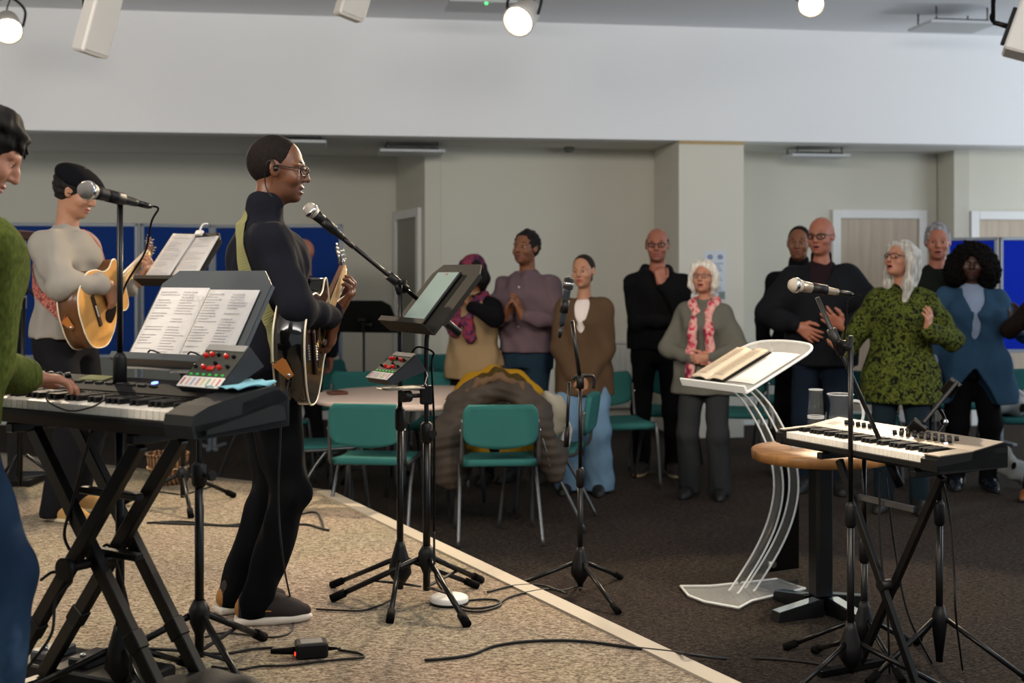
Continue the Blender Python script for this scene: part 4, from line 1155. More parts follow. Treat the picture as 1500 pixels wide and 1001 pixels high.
MB().tube([tl(q), tl(q+V(.03, .0, .04)), tl(q+V(.09, .0, .02)), tl(V(ts_base[0]+.02, ts_base[1]-.02, 1.15)), tl(V(ts_base[0]+.03, ts_base[1]-.02, .9)), tl(V(ts_base[0]+.03, ts_base[1]-.03, .5))], .004, 6, sub=6).build('cable', M_RUB, mx2['t'])
# =============================================== hall microphone
hm = G(850, 872, 0)
mic_stand('black microphone stand on the hall floor just past the stage edge', hm, W(846, 566, hm[1])[2]+.02, a0=-1.15, clutch=.55, rfoot=.36)
mt_, mb2 = W(833, 415, hm[1]), W(824, 468, hm[1]+.01)
t2 = thing('microphone_boom', 'black folded boom arm on top of the microphone stand past the stage edge', 'boom arm', V(hm[0], hm[1], W(846, 560, hm[1])[2]))
o = V(t2.location); top = W(838, 470, hm[1])
MB().cyl(V(0, 0, 0), top-o, .0095).build('upper_tube', M_BLKM, t2)
b = MB(); b.tube([V(-.035, 0, .01), V(-.02, 0, .025), V(.05, 0, .03), V(.065, 0, .01), V(.06, 0, -.03)], .008, 8, sub=4); b.cyl(V(0, 0, -.03), V(0, 0, .03), .018); b.build('clamp', M_BLK, t2)
MB().cyl(W(834, 560, hm[1])-o, W(830, 640, hm[1])-o, .0075).build('boom_arm', M_BLKM, t2)
MB().cyl(W(831, 625, hm[1])-o, W(829.5, 655, hm[1])-o, .013).build('counterweight', M_BLK, t2)
microphone('black upright vocal microphone before the woman in the brown cardigan', mt_, mb2-mt_, L=.20, br=.024, shape='cyl', ballm=mat('mic_mesh_black', '#1a1a1b', rough=.5, bump=1, bscale=900), body=mat('mic_dark_blue', '#1a242b', rough=.4))
# =============================================== right keyboard, stand, microphone
Q0 = V(1.425, 4.12, 0); zR = 1.5-296*4.12/F
qx = nrm(V(.457, -.889, 0)); qy = V(-qx[1], qx[0], 0); qy = qy if qy[0] > 0 else -qy
QL = .83
orgR = Q0-qx*QL; orgR[2] = zR
kt2, P, Rp, zf = keyboard('short silver and black synthesizer keyboard at the right', orgR, math.atan2(qx[1], qx[0]), QL, .335, 36, mat('synth_black', '#0b0c0d', rough=.5, spec=.3), mat('synth_silver', '#786e61', rough=.5, metal=.2), mat('synth_end_black', '#0d0e0f', rough=.5, spec=.3), hk=.085, style='silver', margin=(.035, .07), name='synthesizer')
for i in range(5):
    kn = MB(); kn.lathe([(.009, 0), (.008, .018), (.0001, .019)], P(.13+.032*i, .245, .003), Rp[:, 2], 12); kn.build('knob', M_BLK, kt2)
for r_ in range(2):
    for i in range(9):
        kn = MB(); kn.lathe([(.0085, 0), (.0075, .018), (.0001, .019)], P(.42+.033*i, .215+.035*r_, .003), Rp[:, 2], 12); kn.build('knob', M_BLK, kt2)
for i in range(5):
    MB().box(P(.30+.022*i, .235, .004), (.016, .022, .005), Rp, .001).build('lit_button', glow('pale_blue_led', '#b9c4ff', 1.6), kt2)
for (x, y) in ((.45, .195), (.52, .198), (.68, .20)): MB().lathe([(.007, 0), (.007, .004), (.0001, .006)], P(x, y, .004), Rp[:, 2], 10).build('status_light', glow('white_led', '#dfe4ff', 5), kt2)
MB().box(P(.07, .235, .004), (.05, .05, .005), Rp, .001).build('wheel_panel', M_BLK, kt2)
# X stand
oc = orgR*V(1, 1, 0)+qx*(QL*.58)+qy*.12
xs2 = thing('keyboard_stand', 'black single X stand under the synthesizer keyboard at the right', 'keyboard stand', oc)
for q in (-1, 1):
    tp = qx*q*.235+V(0, 0, zR-.035)+qy*.02*q; ft = -qx*q*.165+V(0, 0, .03)+qy*.02*q
    MB().bar(tp, ft, .030, .022, qy, .003).build('leg', M_BLKM, xs2)
    o = qx*q*.235; MB().bar(o-qy*.12+V(0, 0, zR-.014), o+qy*.16+V(0, 0, zR-.014), .026, .024, (0, 0, 1), .003).build('support_arm', M_BLKM, xs2)
    o = -qx*q*.165; MB().bar(o-qy*.18+V(0, 0, .016), o+qy*.2+V(0, 0, .016), .030, .026, (0, 0, 1), .003).build('foot_bar', M_BLKM, xs2)
MB().cyl(-qy*.04+V(0, 0, (zR)*.44), qy*.04+V(0, 0, (zR)*.44), .02).build('pivot', M_BLK, xs2)
zz = zR*.80; MB().bar(-qx*.15+V(0, 0, zz), qx*.13+V(0, 0, zz), .016, .022, (0, 0, 1), .002).build('locking_bar', M_GRYM, xs2)
# boom microphone stand behind it
rb = G(1246, 1002, 0)
rpv = W(1244, 492, rb[1])
ra, rbm = W(1197, 436, rb[1]), W(1318, 712, rb[1]+.05)
mic_stand('black boom microphone stand behind the synthesizer keyboard', rb, rpv[2], a0=-2.5, boom=(ra, rbm), clutch=.62, rfoot=.36)
ball = W(1165, 418, rb[1]-.02); tail = W(1238, 430, rb[1]+.02)
microphone('silver grey vocal microphone before the old man in the black jacket', ball, tail-ball, L=.17, br=.027, body=mat('mic_champagne', '#8f877a', rough=.35, metal=.6), ballm=mat('mic_mesh_warm', '#c2b8a8', rough=.5, metal=.4, bump=1, bscale=900), cable=[W(1243, 440, rb[1]+.02), W(1240, 470, rb[1]+.02), W(1236, 500, rb[1]+.02)])
# short straight stand beside it and tablet stand
sb = G(1266, 965, 0)
mic_stand('short black round based stand left under the synthesizer keyboard', sb, .80, a0=.7, clutch=.42, name='tripod_stand', cat='tripod stand', rfoot=.30)
tb = G(1376, 985, 0)
tst = mic_stand('black tripod stand with an empty tablet holder right behind the synthesizer', tb, W(1376, 660, tb[1])[2], a0=-.6, clutch=.60, hub='slim', name='tablet_stand', cat='tablet stand', rfoot=.34)
o = V(tst.location); c1_, c2_ = W(1342, 632, tb[1]-.02)-o, W(1392, 572, tb[1]+.05)-o
ax = nrm(c2_-c1_); vw = nrm((c1_+c2_)/2+o-V(0, 0, CH)); s = nrm(vw-ax*np.dot(vw, ax)); u = np.cross(ax, s); d = ax; R = np.stack([s, u, d], axis=1)
h = MB().box((c1_+c2_)/2, (.19, .016, float(np.linalg.norm(c2_-c1_))), R, .004).build('tablet_holder', M_BLK, tst)
MB().box(c2_+ax*.01+u*.005, (.12, .05, .02), R, .004).build('holder_jaw', M_BLK, h); MB().box(c1_-ax*.005+u*.005, (.17, .06, .02), R, .004).build('holder_jaw', M_BLK, h)
MB().tube([V(0, 0, W(1376, 660, tb[1])[2]), W(1372, 640, tb[1])-o, W(1384, 618, tb[1]+.03)-o, (c1_*.4+c2_*.6)-u*.012], .007, 8, sub=5).build('gooseneck', M_BLKM, tst)
MB().ball(W(1383, 619, tb[1]+.03)-o, .016).build('ball_joint', M_CHR, tst)
# ---------------------------------------------------------------- lectern
def clear(name, col='#f4f6f4', rough=.05, alpha=.25):
    m = bpy.data.materials.new(name); m.use_nodes = True
    nt = m.node_tree; b = nt.nodes['Principled BSDF']; out = nt.nodes['Material Output']
    b.inputs['Base Color'].default_value = hexc(col); b.inputs['Roughness'].default_value = rough
    tr = nt.nodes.new('ShaderNodeBsdfTransparent'); mx = nt.nodes.new('ShaderNodeMixShader'); mx.inputs[0].default_value = alpha
    nt.links.new(tr.outputs[0], mx.inputs[1]); nt.links.new(b.outputs[0], mx.inputs[2]); nt.links.new(mx.outputs[0], out.inputs['Surface'])
    return m
M_ACR = clear('clear_acrylic', alpha=.05, rough=.03); M_ACRT = clear('scuffed_clear_acrylic', '#d8d6d0', rough=.25, alpha=.40); M_EDGE = mat('lit_acrylic_edge', '#e8ebea', rough=.35)  # edge white stands in for light caught by the clear acrylic edges
FLc, FRc = V(.815, 5.87, 0), V(1.045, 5.45, 0); la = nrm(FRc-FLc); lb_ = V(-la[1], la[0], 0); lb_ = lb_ if lb_[0] > 0 else -lb_
mid = (FLc+FRc)/2
lec = thing('lectern', 'clear acrylic lectern with curved legs and an open book on its tray', 'lectern', mid+lb_*.12)
Lo = V(lec.location); wL = np.linalg.norm(FRc-FLc)
tz0, tz1 = .965, 1.155
ts = lambda u, v: mid+la*(u*wL/2)+lb_*(v*.42)+V(0, 0, tz0+(tz1-tz0)*v)-Lo
nT = nrm(np.cross(la, lb_*.42+V(0, 0, tz1-tz0))); nT = nT if nT[2] > 0 else -nT
outl = [(-1, 0), (1, 0)]+[(1-.02*0+.0, .70), (.97, .86), (.86, .97), (.6, 1.04), (0, 1.07), (-.6, 1.04), (-.86, .97), (-.97, .86), (-1, .70)]
MB().prism([ts(u, v) for u, v in outl], nT*.010).build('tray', M_ACRT, lec)
b = MB(); b.box(ts(0, 0)+nT*.018, (wL, .010, .040), np.stack([la, nrm(np.cross(nT, la)), nT], axis=1), .003); b.build('tray_lip', M_EDGE, lec)
rim = [ts(u, v)+nT*.005 for u, v in outl[1:]]
MB().tube(rim, .0065, 8, sub=4).build('tray_rim', M_EDGE, lec)
# curved sheets: profile in (lb_, z)
prof = catmull([(.11, .985), (.24, .87), (.36, .68), (.405, .50), (.375, .34), (.29, .19), (.16, .04), (.13, .015)], 6)
def sheet(off, half, th, m, name):
    def fn(u, v):
        i = u*(len(prof)-1); k = int(min(len(prof)-2, math.floor(i))); f = i-k; x, z = V(*prof[k])*(1-f)+V(*prof[k+1])*f
        return mid+lb_*(x-.02+off)+la*((v-.5)*2*half)+V(0, 0, z)-Lo
    o = MB().grid(fn, 44, 2, th).build(name, m, lec)
    for q in (0, 1):
        e = MB(); e.tube([fn(k/40, q)+la*(.002*(2*q-1)) for k in range(41)], .0046, 6); e.build('lit_edge', M_EDGE, o)
sheet(0.0, .03, .010, M_ACR, 'curved_leg')
sheet(.095, .03, .010, M_ACR, 'curved_leg')
bp = [V(*p) for p in prof[10:-3]]
pg = [mid+lb_*(x+.09)+V(0, 0, z)-Lo for x, z in bp]+[mid+lb_*.28+V(0, 0, .05)-Lo, mid+lb_*.60+V(0, 0, .05)-Lo, mid+lb_*.60+V(0, 0, .72)-Lo]
pg = [p-la*.11 for p in pg]
MB().prism(pg, la*.012).build('back_panel', mat('gloss_black_acrylic', '#050506', rough=.12), lec)
for x, z in ((.55, .56), (.40, .10)):
    c = mid+lb_*x+V(0, 0, z)-Lo; MB().cyl(c-la*.115, c-la*.05, .014, .016, 14).build('stand_off', M_CHR, lec)
bs = MB(); bb = [(-.9, -.03), (-.25, -.10), (.25, -.10), (.9, -.03), (.62, .10), (.42, .46), (-.42, .46), (-.62, .10)]
bs.prism([mid+la*(u*wL/2)+lb_*v+V(0, 0, .004)-Lo for u, v in bb], (0, 0, .014)); bs.build('base_plate', clear('base_acrylic', '#e4e6e4', rough=.08, alpha=.22), lec)
e = MB(); e.tube([mid+la*(u*wL/2)+lb_*v+V(0, 0, .012)-Lo for u, v in bb]+[mid+la*(-.9*wL/2)+lb_*-.03+V(0, 0, .012)-Lo], .006, 6); e.build('base_edge', M_EDGE, lec)
# open book, black cover, and a sheet
def ont(u, v, dz): return Lo+ts(u, v)+nT*(.010+dz)
bk = thing('book', 'open book with cream pages and black cover on the lectern tray', 'book', ont(-.28, .42, 0)); bo = V(bk.location)
sl = nrm(lb_*.42+V(0, 0, tz1-tz0)); Rb = np.stack([la, sl, nT], axis=1)
MB().box(nT*.005-la*.03, (.25, .33, .008), Rb, .003).build('cover', mat('book_black_cover', '#0c0b0b', rough=.6), bk)
for q in (-1, 1):
    MB().grid(lambda u, v, q=q: la*(q*(.006+.105*u)-.02)+sl*((v-.5)*.30)+nT*(.010+.020*math.sin(min(1, u*1.6)*PI*.55)*(1-.5*u)), 10, 6, .010).build('page_block', mat('book_page', '#d9c9b2', rough=.8), bk)
ink = MB()
for q in (-1, 1):
    for i in range(22): ink.box(la*(q*.062-.02)+sl*(.135-.0125*i)+nT*.0335, (.075, .003, .0006), Rb)
ink.build('print', mat('book_print', '#8d8070', rough=.8), bk)
t = thing('paper_sheet', 'white paper sheet lying right of the open book on the lectern', 'paper', ont(.52, .46, .001)); MB().grid(lambda u, v: la*((u-.5)*.19)+sl*((v-.5)*.30)+nT*(.002+.003*math.sin(3*u)), 6, 6, .0012).build('sheet', mat('paper_warm_white', '#e6e2da', rough=.7), t)

# ---------------------------------------------------------------- pedestal table, glasses, jug
tc_ = V(1.362, 5.42, 0)
M_OAK = ramp_mat('oak_top', [(.3, '#6b4726'), (.55, '#8f6437'), (.75, '#a87c4b')], scale=2.2, kind='noise', detail=7, stretch=(3, 14, 3), rough=.4, bump=.05)
tb_ = thing('pedestal_table', 'small round wooden pedestal table behind the synthesizer keyboard', 'table', tc_)
MB().lathe([(.0001, .675), (.285, .675), (.300, .680), (.302, .715), (.297, .722), (.0001, .722)], n=56).build('tabletop', M_OAK, tb_)
b = MB(); b.box((0, 0, .37), (.085, .085, .60), rotz(.3), .012); b.build('pedestal', mat('pedestal_black', '#101011', rough=.35), tb_)
MB().box((0, 0, .665), (.30, .30, .02), rotz(.3), .004).build('top_plate', M_BLK, tb_)
for k in range(4):
    a = .42+k*PI/2; d = V(math.cos(a), math.sin(a), 0)
    lg = MB().use(M_BLK); lg.prism([d*.03+V(0, 0, .075), d*.26+V(0, 0, .04), d*.27+V(0, 0, .0), d*.03], V(-d[1], d[0], 0)*.06); 
    o = lg.build('foot', None, tb_); s = V(-d[1], d[0], 0)
    pts = [d*.05+V(0, 0, .0745), d*.262+V(0, 0, .0415)]
    MB().prism([pts[0]+s*.004, pts[1]+s*.004, pts[1]+s*.056, pts[0]+s*.056], (0, 0, .003)).build('steel_cover', mat('blue_lit_steel', '#8fa0ac', rough=.3, metal=.9), o)  # bluish light on the metal feet is put into the steel colour
M_GLASS = clear('drinking_glass', '#90989a', rough=.02, alpha=.09); M_GEDGE = clear('glass_edge', '#eef2f2', rough=.1, alpha=.4); M_WATER = clear('water', '#8f989a', rough=.02, alpha=.12)
def tumbler(z0, label, c, rb=.036, rt=.029, h=.13, inv=True):
    t = thing('drinking_glass', label, 'glass', (c[0], c[1], z0))
    r0, r1 = (rb, rt)
    MB().lathe([(r0, 0), (r1, h-.004), (r1-.002, h), (.0001, h-.001)] if inv else [(.0001, 0), (r0, 0), (r1, h)], n=24).build('bowl', M_GLASS, t)
    MB().tube([V(r0*math.cos(a), r0*math.sin(a), .003) for a in np.linspace(0, 2*PI, 25)[:-1]], .0022, 6, closed=True).build('rim', M_GEDGE, t)
    MB().tube([V(r1*math.cos(a), r1*math.sin(a), h-.002) for a in np.linspace(0, 2*PI, 25)[:-1]], .0030, 6, closed=True).build('base', M_GEDGE, t)
    return t
gx = V(W(1195, 0, 5.60)[0], 5.60)
tumbler(.722, 'upside down clear glass under another on the pedestal table', gx, .044, .036, .12); tumbler(.845, 'upside down clear glass topmost of the pair on the pedestal table', gx, .037, .030, .125)
jx = V(W(1231, 0, 5.55)[0], 5.55)
t = thing('water_jug', 'clear glass jug half full of water on the pedestal table', 'jug', (jx[0], jx[1], .722))
MB().lathe([(.0001, 0), (.062, 0), (.066, .01), (.062, .06), (.048, .15), (.044, .19), (.056, .225), (.058, .23)], n=30).build('body', M_GLASS, t)
MB().tube([V(.058*math.cos(a), .058*math.sin(a), .23) for a in np.linspace(0, 2*PI, 29)[:-1]], .0028, 6, closed=True).build('rim', M_GEDGE, t)
MB().lathe([(.0001, .004), (.060, .004), (.058, .06), (.050, .13), (.0001, .131)], n=26).build('water', M_WATER, t)
MB().tube([(.046, 0, .20), (.095, .01, .19), (.105, .012, .12), (.062, .005, .06)], .007, 8, sub=6).build('handle', M_GEDGE, t)
gb = V(W(1166, 0, 5.45)[0], 5.45); t = thing('glass_bowl', 'small cut glass bowl at the left edge of the pedestal table', 'bowl', (gb[0], gb[1], .722))
MB().lathe([(.0001, 0), (.022, 0), (.038, .03), (.044, .05), (.042, .05), (.034, .028), (.0001, .006)], n=14, smooth=False).build('bowl', M_GEDGE, t)

# ---------------------------------------------------------------- chairs
M_TEAL = mat('teal_upholstery', '#2c5f5c', rough=.9, bump=.25, bscale=350, var=.06, vscale=9); M_TUBE = mat('chair_tube_grey', '#56585a', rough=.35, metal=.7)
def make_chair(label):
    t = thing('stacking_chair', label, 'chair', (0, 0, 0), group=None)      # local +x forward
    b = MB(); 
    b.grid(lambda u, v: (-.20+.41*u, (v-.5)*(.42-.03*u), .455-.012*math.sin(u*PI)-.02*max(0, u-.85)/.15), 10, 8, .035); b.build('seat', M_TEAL, t)
    def bkf(u, v):
        a = (u-.5)*2; bb = (v-.5)*2; sq = (1-.10*bb*bb*abs(bb))*(1-.06*(bb < 0)*(-bb))
        return (-.235-.03*v-.028*(a*a), a*.205*(1-.16*abs(bb)**5), .565+.215*v-(.028*(1-a*a) if v < .01 else .028*(1-a*a)*(1-v)))
    MB().grid(bkf, 12, 10, .026).build('backrest', M_TEAL, t)
    for q in (-1, 1):
        MB().tube([(.24, q*.225, .012), (.19, q*.215, .42), (.12, q*.212, .445), (-.12, q*.212, .440), (-.22, q*.212, .46), (-.245, q*.21, .56), (-.262, q*.205, .70)], .011, 10, sub=6).build('side_frame', M_TUBE, t)
        MB().tube([(-.02, q*.213, .435), (-.12, q*.218, .30), (-.27, q*.232, .012)], .011, 10, sub=6).build('rear_leg', M_TUBE, t)
        MB().cyl((-.245, q*.21, .64), (-.245, q*.222, .64), .010).build('cap_screw', M_CHR, t)
    MB().cyl((.17, -.21, .435), (.17, .21, .435), .009).build('cross_bar', M_TUBE, t)
    MB().cyl((-.16, -.21, .435), (-.16, .21, .435), .009).build('cross_bar', M_TUBE, t)
    return t
chair0 = None
def chair(px, d, face, label, group='teal stacking chairs'):
    """px column, depth and facing angle in degrees"""
    global chair0
    if chair0 is None: chair0 = o = make_chair(label)
    else: o = copy_tree(chair0)
    tag(o, label, 'chair', group); o.location = ((px-750)/F*d, d, 0); o.rotation_euler = (0, 0, rad(face)); return o
chair(553, 7.00, 82, 'teal chair nearest the stage edge with its back to the round table\'s near side')
chair(728, 6.95, 95, 'teal chair with the brown quilted jacket hung on its back')
chair(473, 7.55, 20, 'teal chair at the left of the round table partly behind the singer')
chair(800, 7.35, 168, 'teal chair at the right of the round table with a grey coat on its back')
chair(650, 8.62, -100, 'teal chair at the far side of the round table behind the mustard coat')
chair(530, 8.7, -80, 'teal chair at the far side of the round table behind the boom microphone stand')
chair(905, 8.65, -75, 'teal chair between the woman in the cardigan and the bald man in black')
chair(975, 9.4, -110, 'teal chair behind the bald man in the black hooded top')
chair(1085, 9.3, -100, 'teal chair behind the woman in the grey cardigan')
chair(1272, 8.75, -105, 'teal chair between the old man in black and the woman in the green blouse')
chair(1492, 8.95, -95, 'teal chair at the right edge with a white bag on its seat')
chair(590, 10.2, -95, 'teal chair in the dark near the rear door')
chair(490, 9.9, -60, 'teal chair in the dark beside the black music stand at the back')
chair(640, 10.6, -85, 'teal chair in the dark behind the person in the patterned hat')
chair(392, 8.7, -40, 'teal chair in the dark hidden behind the singer')
chair(1400, 9.9, -95, 'teal chair in front of the bright blue display board')
chair(1150, 10.2, -95, 'teal chair by the short radiator behind the old man')

# round table
rt = thing('round_table', 'pale round folding table behind the teal chairs left of centre', 'table', (-.60, 7.74, 0))
MB().lathe([(.0001, .70), (.64, .70), (.655, .708), (.655, .726), (.645, .733), (.0001, .733)], n=64).build('tabletop', mat('pale_laminate', '#c7b2a6', rough=.45), rt)
for k in range(4):
    a = .5+k*PI/2; MB().tube([(.42*math.cos(a), .42*math.sin(a), .70), (.46*math.cos(a), .46*math.sin(a), .3), (.48*math.cos(a), .48*math.sin(a), .012)], .014, 8).build('leg', M_TUBE, rt)
t = thing('wallet', 'brown leather wallet at the left edge of the round table', 'wallet', (W(487, 0, 7.75)[0]+.03, 7.75, .733))
MB().box((0, 0, .011), (.12, .09, .022), rotz(.5), .008).build('cover', mat('brown_leather', '#5b3424', rough=.5), t); MB().box((.0, 0, .024), (.05, .085, .004), rotz(.5), .001).build('flap', mat('brown_leather_dark', '#43261a', rough=.5), t)
t = thing('travel_cup', 'white travel cup with a black lid on the far side of the round table', 'cup', (-.075, 7.93, .733))
MB().lathe([(.0001, 0), (.034, 0), (.042, .13)], n=20).build('cup', M_WPL, t); MB().lathe([(.044, .128), (.044, .145), (.038, .165), (.0001, .166)], n=20).build('lid', M_BLK, t); MB().lathe([(.0385, .05), (.0425, .115), (.0425, .118), (.0385, .048)], n=20).build('sleeve', mat('black_sleeve', '#15161a', rough=.8), t)

# ---------------------------------------------------------------- coats, bags
def at_(px, py, d): return W(px, py, d)
M_PUFF = ramp_mat('brown_quilted_nylon', [(.3, '#221b14'), (.7, '#362b20')], scale=9, rough=.75, bump=.3, kind='noise', bdist=.01)
j = Vol(); dj = 7.02
arch = [at_(652, 690, dj), at_(660, 640, dj+.02), at_(676, 596, dj+.06), at_(700, 574, dj+.10), at_(732, 566, dj+.10), at_(762, 578, dj+.06), at_(784, 610, dj+.02), at_(800, 655, dj)]
j.chain(arch, [.075, .085, .08, .062, .055, .065, .075, .07], k=.05)
j.chain([at_(655, 640, dj+.05), at_(662, 680, dj), at_(668, 700, dj)], [.10, .09, .05], k=.05)
j.chain([at_(790, 620, dj), at_(806, 665, dj-.02), at_(812, 692, dj-.03)], [.08, .075, .055], k=.04)
j.fold(lambda x, y, z: (.003*np.sin(z*120+4*np.sin(x*7))).astype(np.float32)); j.fold(folds(.022, 4, f=34))
jk = j.mesh('quilted_jacket', h=.008, mats=[M_PUFF]); tag(jk, 'brown quilted jacket hung over the back of a teal chair', 'jacket')
l = Vol(); l.chain([p+V(0, -.02, .055) for p in arch[2:7]], [.012, .018, .016, .016, .012], k=.03); l.fold(folds(.008, 6, f=90)); l.mesh('lining', h=.007, mats=[mat('jacket_tan_lining', '#5c4836', rough=.8)], parent=jk)
MB().tube([at_(792, 632, dj-.08), at_(800, 660, dj-.095), at_(806, 686, dj-.09)], .004, 6, sub=5).build('zip', M_GRYM, jk)
m = Vol(); dm = 7.22
m.chain([at_(668, 588, dm+.25), at_(690, 563, dm+.25), at_(722, 556, dm+.2), at_(752, 562, dm+.15), at_(776, 585, dm+.1), at_(786, 625, dm+.1)], [.06, .07, .075, .075, .07, .05], k=.05)
m.chain([at_(690, 650, dm), at_(725, 655, dm-.02), at_(760, 650, dm)], [.085, .09, .08], k=.06)
m.fold(folds(.018, 9, f=45)); mm = m.mesh('coat', h=.008, mats=[mat('mustard_wool', '#8a6714', rough=.95, var=.15, vscale=14, bump=.3)]); tag(mm, 'mustard yellow coat bundled on the chair behind the brown jacket', 'coat')
l = Vol(); l.chain([at_(700, 558, dm+.08), at_(728, 549, dm+.1), at_(756, 558, dm+.06), at_(775, 580, dm+.02)], [.03, .038, .036, .03], k=.03); l.fold(folds(.01, 3, f=70)); l.mesh('hood', h=.008, mats=[mat('mustard_dark', '#3b2f14', rough=.9)], parent=mm)
g = Vol(); dg = 7.28
g.chain([at_(793, 590, dg), at_(806, 588, dg-.03), at_(816, 602, dg-.05), at_(812, 630, dg-.05), at_(806, 660, dg-.02)], [.045, .055, .05, .05, .03], k=.04); g.fold(folds(.018, 21, f=60))
gg = g.mesh('grey_coat', h=.008, mats=[mat('pale_grey_fleece', '#8f8a7c', rough=.95, var=.1, vscale=20, bump=.4)]); gg.name = 'fleece_jacket'; tag(gg, 'pale grey fleece jacket slumped on the chair right of the round table', 'jacket')
g = Vol(); g.box(at_(828, 645, 7.3), (.03, .05, .075), roty(.25), .015); gb_ = g.mesh('cloth_bag', h=.008, mats=[mat('white_canvas', '#b9bcbc', rough=.9)]); tag(gb_, 'white cloth bag hanging on the chair right of the round table', 'bag')
MB().tube([at_(824, 632, 7.29), at_(832, 618, 7.27), at_(838, 632, 7.29)], .006, 6, sub=5).build('strap', M_WPL, gb_)
g = Vol(); b0 = V((1486-750)/F*8.95, 8.92, .50); g.ell(b0+V(-.02, 0, .05), (.17, .12, .07), k=.04); g.ell(b0+V(.12, -.03, .09), (.08, .08, .07), k=.04); g.ell(b0+V(-.14, .0, .07), (.06, .08, .08), k=.04); g.fold(folds(.03, 2, f=48))
gb_ = g.mesh('white_bag', h=.009, mats=[mat('white_cotton', '#a8a9a6', rough=.9, var=.1, vscale=9)]); gb_.name = 'shopping_bag'; tag(gb_, 'crumpled white bag on the seat of the rightmost teal chair', 'bag')
MB().tube([b0+V(-.12, -.06, .12), b0+V(-.05, -.08, .17), b0+V(.03, -.07, .12)], .008, 6, sub=5).build('handle', M_WPL, gb_)
g = Vol(); g.chain([G(1462, 705, .06)+V(0, 0, .22), G(1475, 705, .06)+V(.03, 0, .10), G(1490, 705, .06)+V(.05, 0, .0)], [.05, .07, .05], k=.04); g.fold(folds(.02, 8, f=60)); g.plane((0, 0, .004), (0, 0, -1)); gs = g.mesh('scarf', h=.009, mats=[mat('grey_knit', '#7f807d', rough=.95, var=.2, vscale=25)]); tag(gs, 'grey scarf hanging to the floor below the rightmost teal chair', 'scarf')

# basket
bc = V((246-750)/F*7.35, 7.35, STG); t = thing('wicker_basket', 'round wicker basket standing on the stage behind the keyboard stand', 'basket', bc)
M_WICK = ramp_mat('wicker', [(.3, '#4e3320'), (.7, '#a07548')], kind='wave', scale=14, detail=3, dist=3, rough=.7, bump=.8, bdist=.01)
MB().lathe([(.0001, .0), (.085, .0), (.100, .04), (.118, .12), (.124, .175), (.116, .175), (.105, .06), (.0001, .02)], n=28).build('bowl', M_WICK, t)
MB().tube([V(.122*math.cos(a), .122*math.sin(a), .178+.003*math.sin(14*a)) for a in np.linspace(0, 2*PI, 49)[:-1]], .008, 6, closed=True).build('rim', M_WICK, t)
MB().tube([V(.119*math.cos(a), .119*math.sin(a), .10+.004*math.sin(18*a)) for a in np.linspace(0, 2*PI, 49)[:-1]], .006, 6, closed=True).build('band', mat('wicker_light', '#b99468', rough=.7), t)
# stand at the far left
lt = thing('wooden_reading_desk', 'dark wooden reading desk on a pale post at the left edge', 'reading desk', ((24-750)/F*7.4, 7.4, STG))
MB().box((0, 0, 1.49), (.16, .30, .055), roty(.05), .006).build('desk_top', mat('mahogany', '#4a2a22', rough=.45), lt)
MB().box((-.01, 0, 1.25), (.10, .12, .42), None, .005).build('post_head', mat('pale_grey_panel', '#9c9b97', rough=.5), lt); MB().box((-.01, 0, .54), (.06, .08, 1.04), None, .004).build('post', M_BLK, lt); MB().box((0, 0, .02), (.30, .34, .04), None, .006).build('base', M_BLK, lt)
cs = thing('cymbal_stand', 'black slanting boom stand beside the wooden reading desk at the left', 'stand', ((30-750)/F*7.0, 7.0, STG))
tripod(cs, .22, .28, .4, rr=.010); MB().cyl((0, 0, .05), (.02, 0, 1.12), .011).build('pole', M_BLKM, cs); MB().cyl((-.10, 0, 1.36), (.16, 0, 1.02), .008).build('boom_arm', M_BLKM, cs); MB().ball((.02, 0, 1.15), .022).build('clamp', M_BLK, cs)
# black music stand in the back of the hall
music_stand('black music stand standing in the dark hall behind the singer', (W(533, 0, 9.0)[0], 9.0, 0), W(533, 464, 9.0), (.3, 1), rad(48), w=.50, h=.36, a0=.2, plate=mat('music_desk_black', '#0c0c0d', rough=.6))
